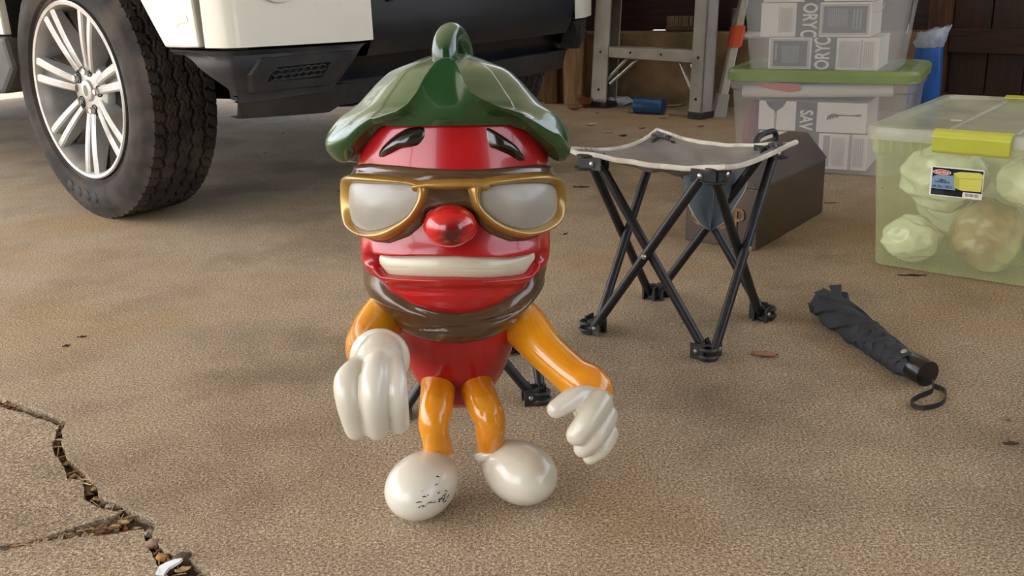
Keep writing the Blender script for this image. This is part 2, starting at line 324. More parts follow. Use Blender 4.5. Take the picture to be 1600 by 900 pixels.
# ------------------------------------------------------------------ car
psi = .8665; cn = V((cos(psi), sin(psi), 0)); cq = V((sin(psi), -cos(psi), 0)); cW = V((-1.2195, 2.8233, 0))
def cw(a, b, z): return cW+cn*a+cq*b+V((0, 0, z))
car = thing('car', 'white car with black lower bumper and muddy alloy wheels parked tail first', 'car', tuple(cw(.9, -1.3, 0)))
white = mat('white_paint', '#e6e2d4', '#dcd7c6', 3, .25, coat=.6, dirt='#c4b9a3', ds=7, dl=.62, dh=.8)
blk = mat('black_trim', '#2c2d31', '#232427', 30, .48, bump=.06, bs=300, dirt='#4b4743', ds=6, dl=.5, dh=.85)
blks = mat('black_bumper', '#1d1f26', '#191a1f', 10, .35, dirt='#3a3836', ds=5, dl=.55, dh=.9)
dark = mat('underbody_dark', '#0d0d0d', '#161412', 10, .8)
rub = mat('tyre_rubber', '#2d2926', '#3a3531', 14, .85, bump=.2, bs=120, dirt='#574c43', ds=9, dl=.46, dh=.8, spec=.25)
alu = mat('alloy_wheel', '#c6c5c3', '#b5b2ad', 8, .35, metal=.45, dirt='#8b8175', ds=9, dl=.52, dh=.8)
alud = mat('alloy_wheel_dirty', '#8d877e', '#6b6156', 9, .55, metal=.45, dirt='#574838', ds=8, dl=.45, dh=.7)
chrome = mat('chrome', '#c9c9c6', rough=.15, metal=1.)
glassd = mat('dark_window', '#0a0c0d', rough=.05, coat=.5)
R_t = .3692
def tyre_mesh():
    b = MB(); prof = []   # (axial x: 0 outside face .. .246 inside, radius)
    def tri(p): p = p % 1; return 4*abs(p-.5)-1
    NA = 440
    xs = [(0.030, .246), (.020, .252), (.0165, .258), (.017, .266), (.008, .272), (.003, .285), (.0, .300), (.002, .314), (.006, .328), (.0065, .331), (.012, .342), (.019, .352)]
    shoulder = [(.026+.0035*k, None) for k in range(56)]
    inner = [(.246-x, r) for x, r in xs[::-1]]
    rows = []
    for j in range(NA):
        ph = j/NA; a = 2*pi*ph; row = []
        for x, r in xs: row.append((x, r, a))
        for x, _ in shoulder:
            c = x-.123; base = R_t-.30*max(0, abs(c)-.07)**2*6-.02*max(0, abs(c)-.086)
            d = 0
            for gx, amp, sh in ((-.062, .005, 0), (-.022, .006, .5), (.018, .006, 0), (.058, .005, .5)):
                if abs(c-gx-amp*tri(ph*46+sh)) < .0042: d = .0095
            if abs(c) > .066:
                if (ph*66+c*12) % 1 < .18: d = max(d, .008)
                elif (ph*66+c*12) % 1 < .30 and abs(c) < .08: d = max(d, .004)
                if abs(c) > .086: d *= .8
            elif abs((ph*46+c*6+.3*sin(c*200)) % 1-.5) < .07: d = max(d, .0035)
            row.append((x, base-d, a))
        for x, r in inner: row.append((x, r, a))
        rows.append([(x, r*cos(t), r*sin(t)) for x, r, t in row])
    rows.append(rows[0]); b.grid(rows); return b
CM = Matrix(((cn.x, cq.x, 0), (cn.y, cq.y, 0), (0, 0, 1)))    # wheel local (axial, rear, up) to world
def wheel(c, flip=False, name='wheel', detail=True):
    Rr = CM.copy()
    if flip: Rr = CM @ Matrix.Diagonal((-1, 1, 1))
    def T(b): b.v = [tuple(c+Rr @ V(p)) for p in b.v]; return b
    if flip: pass
    o = T(tyre_mesh()).build('tyre', rub, car, angle=25)
    if flip: o.data.flip_normals()
    if not detail: 
        bb = MB(); bb.lathe([(.0, .05), (.24, .05), (.246, .03), (.246, .22), (.24, .2), (0, .2)], (0, 0, 0), (1, 0, 0), 40); T(bb).build('rim', alud, o); return o
    # rim: barrel with lip
    bb = MB(); bb.lathe([(.246, .235), (.243, .03), (.2485, .020), (.250, .012), (.246, .009), (.238, .011), (.233, .020), (.228, .05), (.222, .16)], (0, 0, 0), (1, 0, 0), 72, cap=False)
    rim = T(bb).build('rim', alu, o)
    bb = MB(); bb.lathe([(.0, .075), (.09, .075), (.17, .095), (.224, .13)], (0, 0, 0), (1, 0, 0), 56, cap=False); T(bb).build('brake_shield', dark, o)
    bb = MB(); bb.lathe([(0, .045), (.05, .046), (.078, .048), (.088, .054), (.092, .07), (.09, .10)], (0, 0, 0), (1, 0, 0), 48); T(bb).build('hub', alu, o)
    for k in range(7):       # seven twin spokes with a dished web between the two bars
        A = rad(-90+k*360/7); sp = MB()
        e = V((0, cos(A), sin(A))); s = V((0, -sin(A), cos(A)))
        for sg in (-1, 1):
            p0 = e*.066+s*sg*.012; p1 = e*.236+s*sg*.0255
            rows = []
            for t in [q/6 for q in range(7)]:
                c_ = p0.lerp(p1, t); xx = .040-.026*t-.004*sin(pi*t); wd_ = .0105+.0025*t; sd = (s*1.0+e*(-.04*sg)).normalized()
                rows.append([c_+sd*(-wd_)+V((xx+.045*(1-t)+.022, 0, 0)), c_+sd*(-wd_)+V((xx+.004, 0, 0)), c_+sd*(-wd_*.6)+V((xx, 0, 0)), c_+sd*(wd_*.6)+V((xx, 0, 0)), c_+sd*wd_+V((xx+.004, 0, 0)), c_+sd*wd_+V((xx+.045*(1-t)+.022, 0, 0))])
            sp.grid(rows, True, 0, True, True)
        rows = []
        for t in [q/5 for q in range(6)]:
            c_ = (e*.07).lerp(e*.232, t); h = .008+.012*t; xx = .058-.024*t
            rows.append([c_-s*h+V((xx, 0, 0)), c_+s*h+V((xx, 0, 0))])
        sp.grid(rows, False, 1)
        # broad dirty flank behind the bars
        rows = []
        for t in [q/5 for q in range(6)]:
            c_ = (e*.085).lerp(e*.232, t); h = .02+.022*t; xx = .066-.018*t
            rows.append([c_-s*h*1.15+V((xx+.05, 0, 0)), c_-s*h*.95+V((xx+.008, 0, 0)), c_+s*h*.95+V((xx+.008, 0, 0)), c_+s*h*1.15+V((xx+.05, 0, 0))])
        sp.grid(rows, False, 1)
        T(sp).build('spoke', [alu, alud], o, angle=30)
    for k in range(5):
        A = rad(-72+k*72); e = V((0, cos(A), sin(A)))
        sp = MB(); sp.lathe([(.0165, .050), (.0165, .044), (.013, .0445), (.0125, .06)], e*.058, (1, 0, 0), 18); sp.lathe([(0, .030), (.008, .030), (.0105, .033), (.0105, .05)], e*.058, (1, 0, 0), 6, 1)
        T(sp).build('lug_nut', [dark, chrome], o)
    sp = MB(); sp.lathe([(0, .0365), (.020, .037), (.0275, .039), (.031, .044), (.031, .05)], (0, 0, 0), (1, 0, 0), 36); cap = T(sp).build('hub_cap', alu, o)
    sp = MB()
    for rx, ry, x0, mi in ((.019, .0125, .0362, 0), (.0165, .0102, .0358, 1)):
        ring = [V((x0, rx*cos(2*pi*q/28)*.62, rx*sin(2*pi*q/28))) for q in range(28)]
        sp.prism(ring, (.001, 0, 0), mi)
    T(sp).build('emblem', [chrome, mat('emblem_green', '#4f5a4c', rough=.35)], o)
    # raised moulding and the four round dimples on the side wall
    sp = MB()
    for k in range(4):
        A = rad(-99+(k-1.5)*-8.6)
        c_ = V((.0005, cos(A)*.302, sin(A)*.302)); sp.lathe([(.0150, .004), (.0150, -.0006), (.0125, -.0012), (.0, -.0012)], c_, (1, 0, 0), 20)
    T(sp).build('sidewall_mark', mat('rubber_dark', '#17181a', '#222222', 30, .6), o, kind='stuff')
    return o
wheel(cw(0, 0, R_t))
wheel(cw(1.80, -.05, R_t), True, detail=False)
for a, fl in ((.0, False), (1.80, True)):
    wheel(cw(a, -2.88, R_t), fl, detail=False)
# body sides.  outline in (b, z): arch of the left rear wheel opens to the tyre
def arch_pts():
    return [(-.34, .40), (-.345, .52), (-.35, .63), (-.33, .72), (-.24, .80), (-.08, .845), (.10, .84), (.26, .79), (.37, .71), (.437, .62), (.482, .56), (.524, .506)]
def sidepanel(a0, a1, name, bmax=9.):
    b = MB(); out = arch_pts()
    quarter = [(.524, .506), (.60, .507), (.672, .509), (.662, .62), (.655, .80), (.65, 1.05), (-.34, 1.05), (-.345, .63)]+out[2:-1][:]
    quarter = [(.524, .506), (.60, .507), (.668, .509), (.660, .62), (.655, .80), (.65, 1.05), (-.62, 1.05), (-.62, .525), (-.345, .52)]+out[2:-1]
    quarter = [(min(p[0], bmax-.02*(1.1-p[1])), p[1]) for p in quarter]
    b.prism([cw(a0+.0, p[0], p[1]) for p in quarter], cn*(a1-a0)); return b.build(name, white, car, smooth=False, bevel=.006)
sidepanel(-.012, .03, 'quarter_panel'); sidepanel(1.80, 1.76, 'quarter_panel', .34)
b = MB()   # dark liner inside the arch
rows = []
for (bb_, zz) in arch_pts(): rows.append([cw(.01, bb_*.985, zz-.004), cw(.36, bb_*.97, zz-.01)])
b.grid(rows); b.build('wheel_arch_liner', dark, car)
for a0, a1 in ((-.02, .06), (1.74, 1.82)):
    b = MB(); b.prism([cw(a0, p[0], p[1]) for p in ((-.335, .515), (-.62, .515), (-2.35, .515), (-2.35, .40), (-2.2, .33), (-.6, .33), (-.40, .345), (-.31, .42))], cn*(a1-a0)); b.build('sill', mat('sill_dusty', '#55524c', '#3b3936', 6, .7), car, smooth=False, bevel=.015)
    b = MB(); b.prism([cw(a0+.01, p[0], p[1]) for p in ((-.63, .53), (-.63, 1.05), (-1.42, 1.05), (-1.42, .53))], cn*(a1-a0-.03)); b.build('door', white, car, smooth=False, bevel=.008)
    b = MB(); b.prism([cw(a0+.01, p[0], p[1]) for p in ((-1.43, .53), (-1.43, 1.05), (-2.42, 1.05), (-2.42, .53))], cn*(a1-a0-.03)); b.build('door', white, car, smooth=False, bevel=.008)
    b = MB(); b.prism([cw(a0+.01, p[0], p[1]) for p in ((-2.43, .80), (-2.43, 1.05), (-3.6, 1.02), (-3.75, .6), (-3.4, .5), (-3.36, .62), (-3.15, .80))], cn*(a1-a0-.03)); b.build('front_fender', white, car, smooth=False, bevel=.008)
b = MB()
b.hexa([cw(.0, .68, 1.05), cw(1.8, .68, 1.05), cw(1.8, -2.5, 1.05), cw(0, -2.5, 1.05), cw(.12, .62, 1.78), cw(1.68, .62, 1.78), cw(1.68, -1.9, 1.76), cw(.12, -1.9, 1.76)]); b.build('cabin', white, car, smooth=False, bevel=.05)
b = MB()
for s_, aa in ((-1, .0), (1, 1.8)):
    for b0, b1 in ((.45, -.4), (-.5, -1.3), (-1.38, -2.2)):
        b = MB(); f0 = .035 if s_ < 0 else -.035; b.hexa([cw(aa+f0*.2-s_*0, b0, 1.12), cw(aa+f0*.2, b1, 1.12), cw(aa+f0*.9, b1, 1.12), cw(aa+f0*.9, b0, 1.12), cw(aa+f0*2.6, b0-.03, 1.62), cw(aa+f0*2.6, b1-.05, 1.62), cw(aa+f0*3.4, b1-.05, 1.62), cw(aa+f0*3.4, b0-.03, 1.62)]); b.build('side_window', glassd, car, smooth=False)
b = MB(); b.hexa([cw(.15, .685, 1.15), cw(1.65, .685, 1.15), cw(1.65, .66, 1.15), cw(.15, .66, 1.15), cw(.22, .64, 1.66), cw(1.58, .64, 1.66), cw(1.58, .6, 1.66), cw(.22, .6, 1.66)])
b.build('rear_window', glassd, car, smooth=False)
b = MB(); b.hexa([cw(.06, -2.4, .78), cw(1.74, -2.4, .78), cw(1.74, -3.8, .62), cw(.06, -3.8, .62), cw(.06, -2.4, 1.08), cw(1.74, -2.4, 1.08), cw(1.66, -3.72, 1.0), cw(.14, -3.72, 1.0)]); b.build('bonnet', white, car, smooth=False, bevel=.04)
b = MB(); b.hexa([cw(.36, .42, .36), cw(1.44, .42, .30), cw(1.44, -3.3, .24), cw(.36, -3.3, .24), cw(.2, .60, .62), cw(1.6, .60, .62), cw(1.6, -3.4, .62), cw(.2, -3.4, .62)]); b.build('underbody', dark, car, smooth=False)
b = MB(); b.hexa([cw(.3, .62, .46), cw(1.5, .62, .46), cw(1.5, .4, .40), cw(.3, .4, .40), cw(.1, .66, 1.0), cw(1.45, .66, 1.0), cw(1.65, .4, 1.0), cw(.1, .4, 1.0)]); b.build('bumper_beam', dark, car, smooth=False)
b = MB(); b.hexa([cw(.30, .60, .345), cw(.35, .60, .345), cw(.35, -.45, .30), cw(.30, -.45, .30), cw(.30, .62, .8), cw(.35, .62, .8), cw(.35, -.45, .8), cw(.30, -.45, .8)]); b.build('wing_filler', dark, car, smooth=False)  # added dark sheet, hides the bright ground seen past the tyre
b = MB(); b.hexa([cw(.12, .66, .36), cw(.40, .66, .36), cw(.40, .52, .36), cw(.16, .52, .36), cw(.12, .68, .52), cw(.40, .68, .52), cw(.40, .50, .52), cw(.16, .50, .52)]); b.build('gap_filler', dark, car, smooth=False)  # added dark block, fills the bright gap behind the trim
b = MB(); b.tube([cw(.42, -.0, R_t), cw(1.4, -.05, R_t)], .045, 12); b.tube([cw(.25, -.2, .30), cw(.25, .3, .42)], .02, 8); b.build('axle', dark, car)
b = MB(); b.tube(crom([tuple(cw(.60, .1, .36)), tuple(cw(.62, .3, .36)), tuple(cw(.64, .45, .35))], 8), .09, 16, flat=(1.6, .8)); b.build('silencer', mat('rusty_steel', '#3a2f27', '#241d18', 9, .7, metal=.4), car)
# plan of the rear end: a (across) -> b (rearward)
plan = [(-.010, .53), (-.007, .60), (-.004, .668), (.006, .708), (.022, .735), (.05, .750), (.10, .757), (.20, .762), (.33, .765), (.45, .768)]
plan_r = [(.0, .33), (.03, .44), (.11, .55), (.20, .64), (.28, .71), (.37, .75), (.45, .765)]
def ppt(t): return crom(plan, 61)[min(60, max(0, int(round(t*60))))]
PL_ = crom(plan, 61); PLR = crom(plan_r, 61)
def mir(a): return 1.80-a
def rear_sheet(name, m, i0, i1, ztop, zbot, prof, mirror=False, nz=9, back=.05):
    b = MB(); rows = []
    for i in range(i0, i1+1):
        PQ = PLR if mirror else PL_; a, bq = PQ[i]
        a1, b1 = PQ[max(i-1, 0)]; a2, b2 = PQ[min(i+1, 60)]; nx, ny = (b1-b2), (a2-a1); l = sqrt(nx*nx+ny*ny) or 1; nx /= l; ny /= l
        zt, zb_ = ztop(a, bq), zbot(a, bq); row = []
        for k in range(nz):
            t = k/(nz-1); z = zb_+(zt-zb_)*t; of = prof(t, z)
            aa = a+nx*of; row.append(cw(mir(aa) if mirror else aa, bq+ny*of, z))
        aa = a+nx*(prof(1, zt)-back); row.append(cw(mir(aa) if mirror else aa, bq+ny*(prof(1, zt)-back), zt))
        aa = a+nx*(prof(0, zb_)-back); row.insert(0, cw(mir(aa) if mirror else aa, bq+ny*(prof(0, zb_)-back), zb_))
        rows.append(row if not mirror else row[::-1])
    b.grid(rows); return b.build(name, m, car, angle=35)
for mrr in (False, True):
    rear_sheet('rear_corner_panel', white, 0 if mrr else 15, 60, lambda a, b: .98, lambda a, b: .508-.012*min(1, a/.4), lambda t, z: -.05*max(0, z-.62), mrr)
    def zb_trim(a, b):
        if mrr: return .44-.05*sstep(a, .05, .3)+.10*sstep(a, .33, .445)
        if b < .70: return .488-.018*sstep(b, .56, .62)-max(0, b-.60)*.62
        if a < .03: return .40
        if a < .33: return .372
        return .372+.118*sstep(a, .33, .445)
    def zt_trim(a, b): return .500-.012*min(1, max(0, a)/.4)
    rear_sheet('lower_bumper_trim', blk, 0, 60, zt_trim, zb_trim, lambda t, z: -.02-.035*sstep(.47-z, 0, .10)+.012*sstep(z, .485, .5), mrr, 12)
    # recessed fog lamp surround and honeycomb grille
    def rq(a, z, o=0):
        t = min(60, max(0, int(round((a/.45)**.5*0+0)))); bq = interp(a, plan_r if mrr else plan); of = -.02-.035*sstep(.47-z, 0, .10)+o
        return cw(mir(a) if mrr else a, bq+of, z)
    fr = MB(); outer = [(.085, .395), (.072, .44), (.10, .478), (.395, .474), (.375, .43), (.325, .388)]; innr = [(.128, .418), (.15, .452), (.315, .450), (.295, .412)]
    inner6 = [(.128, .418), (.133, .435), (.15, .452), (.315, .450), (.305, .430), (.295, .412)]
    o1 = [rq(*p, .0005) for p in outer]; o2 = [rq(p[0]*.95+.011, p[1]*.95+.0217, .010) for p in outer]; o3 = [rq(*p, .0095) for p in inner6]; o4 = [rq(*p, .0008) for p in inner6]
    fr.grid([o1, o2, o3, o4], True); fr.f = [f[::-1] for f in fr.f] if mrr else fr.f
    g = fr.build('fog_lamp_surround', blk, car, angle=20)
    fr = MB(); fr.prism([rq(*p, .0016) for p in innr], -cq*.001); gb = fr.build('fog_lamp_recess', dark, car, smooth=False)
    hx = MB()
    for r_ in range(4):
        for c_ in range(9):
            hc = (.128+c_*.0235+(r_ % 2)*.01175, .414+r_*.0125); pts = [(hc[0]+.0128*cos(rad(60*k+30)), hc[1]+.0075*sin(rad(60*k+30))) for k in range(7)]
            pts = [p for p in pts if .130 < p[0] < .312 and .412 < p[1] < .452]
            if len(pts) > 2: hx.tube([rq(*p, .0045) for p in pts], .0019, 5)
    hx.build('honeycomb_grille', blk, gb)
    if not mrr: rear_sheet('lower_valance', blk, 27, 57, lambda a, b: .385, lambda a, b: (.345 if a < .02 else .335-.025*min(1, a/.35)+.05*sstep(a, .36, .44)), lambda t, z: -.055-.05*(.385-z)/.05*.6, mrr, 5)
# centre bumper
def cbump(name, m, z0, z1, bo, a0=.455, a1=1.345, lip=.02, fz=None):
    b = MB(); rows = []
    for i in range(25):
        a = a0+(a1-a0)*i/24; u = (a-.9)/.45; row = []
        for k in range(9):
            t = k/8; z = z0+(z1-z0)*t; zz = z
            row.append(cw(a, bo(u, t), zz))
        row.insert(0, cw(a, bo(u, 0)-.09, z0)); row.append(cw(a, bo(u, 1)-.09, z1)); rows.append(row)
    b.grid(rows); return b.build(name, m, car, angle=35)
cbump('centre_bumper', blks, .452, .70, lambda u, t: .772-.012*u*u-.03*(1-min(1, t*3))**2-.05*max(0, t-.8))
cbump('bumper_step', blks, .372, .455, lambda u, t: .64+.03*t-.03*u*u, .43, 1.56)
cbump('rear_lower_lip', blk, .318, .385, lambda u, t: .66+.02*t-.03*u*u, .40, 1.48)
b = MB(); ring = [cw(.165+.072*cos(2*pi*k/48), .7635, .665+.062*sin(2*pi*k/48)) for k in range(48)]
b.prism(ring, cq*.006); b.build('round_cap', white, car, bevel=.002)
b = MB()
for a, z in ((.52+.0, .60), (1.20, .60)): b = MB(); b.lathe([(.011, 0), (.011, .002), (0, .002)], cw(a, .7705, z), cq, 18); b.build('parking_sensor', dark, car)
b = MB(); chip(b, (0, 0, 0), .02, .0005, rl); pc = mat('paint_scrape', '#f4d9c2', '#f0ead8', 40, .7)
b = MB(); b.prism([cw(-.0135, p[0], p[1]) for p in ((.575, .575), (.60, .592), (.635, .583), (.64, .568), (.60, .562), (.588, .556))], cn*.001); b.build('paint_scrape', pc, car, smooth=False)

# ------------------------------------------------------------------ painted vegetable statue
bL, bR = rad(8.5), rad(1.3)
bZ = V((sin(bR)*cos(bL), sin(bL), cos(bR)*cos(bL))).normalized(); bX = V((cos(bR), 0, -sin(bR))); bY = bZ.cross(bX).normalized(); bX = bY.cross(bZ).normalized()
bO = V((-.0803, 1.26, .094))
def BP(x, y, z): return bO+bX*x+bY*y+bZ*z
st = thing('vegetable_statue', 'glossy painted red vegetable figure with leaf cap, gold sunglasses and white gloves', 'statue', (bO.x, bO.y, 0))
red = mat('red_paint', '#a30d14', '#b5171d', 8, .26, coat=.45, bump=.05, bs=60, dirt='#7d0f12', ds=7, dl=.56, dh=.8)
redn = mat('nose_paint', '#c2141b', rough=.2, coat=.7, bump=.05, bs=60)
brown = mat('brown_paint', '#46301d', '#5a402a', 10, .22, coat=.7, bump=.06, bs=50, dirt='#2b1c10', ds=8, dl=.5, dh=.8)
gold = mat('gold_paint', '#b6924a', '#a17c34', 14, .3, metal=.4, coat=.5, bump=.05, bs=60, dirt='#6f4a14', ds=12, dl=.55, dh=.8)
grey = mat('lens_paint', '#a8a298', '#948e83', 9, .42, coat=.25, bump=.08, bs=35)
black = mat('black_paint', '#12100e', '#1d1a16', 20, .2, coat=.7)
green = mat('green_paint', '#0f3517', '#1a471f', 9, .22, coat=.6, bump=.04, bs=40, dirt='#5a6e46', ds=5, dl=.58, dh=.95, glare_film=('#98a382', .55))  # pale glare on the cap top is painted into the colour
ivory = mat('ivory_paint', '#d3cbb5', '#c6bda3', 10, .3, coat=.4, bump=.10, bs=70, dirt='#b4a98c', ds=10, dl=.55, dh=.85)
cream = mat('cream_paint', '#dad4c5', '#cdc5b0', 9, .28, coat=.5, bump=.12, bs=55, dirt='#a99e86', ds=9, dl=.58, dh=.85)
orange = mat('orange_paint', '#df8a14', '#e8a41c', 6, .2, coat=.7, bump=.05, bs=50, dirt='#cf6512', ds=11, dl=.5, dh=.8)
prof_b = [(-.008, .0), (-.0075, .012), (-.004, .024), (.004, .037), (.02, .050), (.036, .0595), (.052, .0675), (.07, .0745), (.089, .080), (.105, .084), (.133, .095), (.168, .114), (.19, .1225), (.204, .1262), (.221, .1276), (.25, .129), (.282, .130), (.31, .1292), (.342, .127), (.38, .121), (.41, .106), (.435, .08), (.45, .05), (.456, .02), (.457, .0)]
def aR(u): return interp(u, prof_b)
def W(thd, u, off=0.):
    a = aR(u); t = rad(thd); return BP((a+off)*sin(t), -(a*.93+off)*cos(t), u)
t_top = [(-52, .2162), (-47, .2155), (-35, .2154), (-16, .2178), (1.5, .2181), (17, .2153), (35, .2122), (47, .2130), (57, .2148), (61, .216)]
t_bot = [(-52, .205), (-47, .1972), (-44, .1935), (-22, .1943), (1, .194), (21, .1913), (41, .1896), (52, .1905), (57, .198), (61, .205)]
def disp(th, u):
    d = 0.
    if abs(th) > 110: return 0
    tt, tb = interp(th, t_top), interp(th, t_bot)
    mk = sstep(th, -58, -50)*(1-sstep(th, 58, 66)); mid = (tt+tb)/2; hh = (tt-tb)/2
    ml = sstep(th, -71, -47)*(1-sstep(th, 53, 76)); x1 = u-tt-.0025; x2 = tb-.0045-u
    d += .0072*ml*exp(-(x1/(.018 if x1 > 0 else .0035))**2)+.0085*ml*exp(-(x2/(.0125 if x2 > 0 else .0038))**2)
    if mk > 0:
        # lips roll out around a recessed mouth
        rec = 1-sstep(abs(u-mid), hh-.002, hh+.0045)
        d -= .014*rec*mk
        d -= .0022*mk*exp(-((u-.1755+.002*abs(th-3)/50)/.006)**2)*(1-sstep(abs(th-3), 28, 50))
        d += .003*mk*exp(-((u-.161)/.012)**2)*(1-sstep(abs(th-3), 15, 42))
    for c in (-54.5, 63.5): d -= .008*exp(-((th-c)/3.4)**2-((u-.212)/.013)**2)
    for c in (-66, 75): d += .004*exp(-((th-c)/8)**2-((u-.214)/.03)**2)
    # two soft swellings above the legs
    for c in (-22, 24): d += .006*exp(-((th-c)/14)**2-((u-.03)/.03)**2)
    return d
us = [prof_b[0][0]+(.457+.008)*(.5-.5*cos(pi*k/26)) for k in range(3)]
us = sorted(set([-.008, -.0077, -.007, -.0055, -.003]+[q*.0024 for q in range(0, 60)]+[.144+q*.0013 for q in range(0, 85)]+[.255+.004*q for q in range(45)]+[.437, .445, .451, .455, .4565]))
ths = [-180+2.2*k for k in range(33)]+[-107+1.1*k for k in range(195)]+[108.5+2.2*k for k in range(33)]
ths = [t for t in ths if t < 179]
b = MB(); b.grid([[W(t, u, disp(t, u)) for t in ths] for u in us], True, cap0=True, cap1=True); body = b.build('body', red, st, shade_all=True)
def patch(name, m, t0, t1, nt_, top, bot, off, nv=14, parent=None, closed=False, ang=60):
    b = MB(); rows = []
    for i in range(nt_+1):
        t = t0+(t1-t0)*i/nt_; a, c = bot(t), top(t)
        rows.append([W(t, a+(c-a)*v/nv, off(t, v/nv)) for v in range(nv+1)])
    b.grid(rows); b.f = [f[::-1] for f in b.f]; return b.build(name, m, parent or st, shade_all=True)
patch('teeth', ivory, -50, 60, 60, lambda t: interp(t, t_top)+.002, lambda t: interp(t, t_bot)-.002, lambda t, v: -.0045+.005*sin(pi*v)**.6-.0006*exp(-((v-.42)/.035)**2)*(1 if abs(t+38) < 14 or abs(t-14) < 16 else 0)-.004*sstep(abs(t-4), 44, 56), 24)
# beard wrapped under the chin, with folds
cl = [(-104, .262), (-88, .243), (-75, .232), (-63, .2215), (-55, .2012), (-47, .1771), (-31, .1589), (-14, .1499), (3, .1454), (19, .1486), (36, .159), (53, .1758), (62, .198), (70, .219), (80, .235), (92, .245), (108, .262)]
def bbot(t): return .0975+.054*(min(abs(t-1), 110)/85)**3.0
def boff(t, v):
    k = sstep(v, 0, .12)*(1-sstep(v, .90, 1)); e = 1-sstep(abs(t), 84, 106)
    fo = .0012*sin(v*6-t*.06+1)
    a_, c_ = bbot(t), interp(t, cl); uu_ = a_+(c_-a_)*v; sd = 1-.86*sstep(uu_, .150, .205)
    gr = -.0035*exp(-((v-.30-.30*sin((t+40)*.025))/.05)**2)-.0028*exp(-((v-.66+.25*sin((t-20)*.022))/.05)**2)
    return -.0022+(.0172*sin(pi*min(1, v*1.02))**.55+fo+gr)*k*sd*(.3+.7*e)-.002*(1-e)
patch('beard', brown, -104, 107, 110, lambda t: interp(t, cl), bbot, boff, 30)
# goggle backing strap all round the head
bt = [(-180, .325), (-95, .325), (-80, .330), (-63, .3341), (-52, .3352), (-29, .3331), (-12, .3296), (7, .3274), (18, .3277), (41, .3307), (60, .3309), (80, .328), (95, .324), (180, .324)]
bb = [(-180, .268), (-96, .262), (-84, .250), (-74, .241), (-62, .2363), (-48, .2312), (-36, .2314), (-23.5, .2424), (-15, .2581), (-12.4, .2731), (-9.6, .278), (-.3, .277), (8.8, .278), (12.6, .2706), (15, .2591), (22, .2451), (34, .2329), (46, .2313), (60, .236), (74, .242), (86, .251), (98, .262), (180, .268)]
def goff(t, v):
    e = 1-sstep(abs(t), 84, 110); nb = exp(-((t)/9)**2)*sstep(v, 0, .5)*(1-sstep(v, .6, .9))
    return -.003+(.006+.0095*e-.004*nb)*min(1, sin(pi*v)**.35)+.0012*sin(v*40)*sstep(v, .72, .85)*(1-sstep(v, .93, 1))
patch('goggle_backing', brown, -180, 180, 200, lambda t: interp(t, bt), lambda t: interp(t, bb), goff, 26)
LL = [(-65, .3075), (-43, .3092), (-25.4, .3093), (-18, .3059), (-15.7, .2977), (-16.9, .2866), (-20.7, .2734), (-26.8, .2636), (-35.3, .2551), (-46.7, .2496), (-57.1, .2516), (-68, .2590), (-74, .2745), (-72, .297)]
LR = [(16.1, .2968), (17.6, .3031), (23.9, .3063), (34.2, .3081), (47.3, .3075), (60.9, .3047), (71, .2970), (75, .2815), (71, .2640), (61, .2560), (47, .251), (36.6, .253), (27.7, .2601), (20.5, .2723), (16.3, .2839)]
GL = [(-83, .3120), (-72, .3190), (-52.3, .3218), (-33.8, .3202), (-14.6, .3150), (-9.5, .3085), (-10, .2979), (-11.7, .2869), (-17.3, .2663), (-25.7, .2507), (-35.1, .2401), (-46.1, .2382), (-59, .2420), (-73, .2510), (-82, .2690), (-86, .292)]
GR = [(9.2, .3028), (9.5, .3095), (17.6, .3161), (38.5, .3208), (55.5, .3209), (70, .3166), (80, .3090), (86, .2900), (82, .2680), (74, .2520), (62, .2440), (46.3, .2387), (36.1, .2408), (24.9, .2512), (17.1, .2634), (12, .2806), (10, .2955)]
def closed_spline(p, n):
    N = len(p); out = []
    for i in range(n):
        t = i/n*N; k = int(t); f = t-k; a, b_, c, d = [p[(k+q) % N] for q in (-1, 0, 1, 2)]
        out.append(tuple(.5*(2*y+(-x+z)*f+(2*x-5*y+4*z-q)*f*f+(-x+3*y-3*z+q)*f**3) for x, y, z, q in zip(a, b_, c, d)))
    return out
def polar(p, c, n=96):
    q = closed_spline(p, 720); r = []
    pts = sorted([(math.atan2((u-c[1])*500, t-c[0]), t, u) for t, u in q]); N = len(pts)
    for k in range(n):
        a = -pi+2*pi*k/n; best = min(pts, key=lambda z: abs(z[0]-a)); r.append((best[1], best[2]))
    return r
def pad(name, m, outl, oe, oc, pw=2., parent=None, n=96, nr=10, cen=None):
    c = cen or (sum(p[0] for p in outl)/len(outl), sum(p[1] for p in outl)/len(outl)); q = polar(outl, c, n); b = MB(); rows = []
    for r in range(nr+1):
        ro = 1-r/nr*.985; of = oe+(oc-oe)*(1-ro**pw); rows.append([W(c[0]+(t-c[0])*ro, c[1]+(u-c[1])*ro, of) for t, u in q])
    b.grid(rows, True, cap1=True); return b.build(name, m, parent or st, shade_all=True)
fb = MB()
for o_l, i_l in ((GL, LL), (GR, LR)):
    c = (sum(p[0] for p in i_l)/len(i_l), sum(p[1] for p in i_l)/len(i_l)); qo = polar(o_l, c, 120); qi = polar(i_l, c, 120); rows = []
    for k in range(11):
        t = k/10; of = .004+.0185*sin(pi*(.06+.9*t))**.75
        rows.append([W(a[0]+(d[0]-a[0])*t*1.06, a[1]+(d[1]-a[1])*t*1.06, of) for a, d in zip(qo, qi)])
    fb.grid(rows, True)
rows = []     # bridge
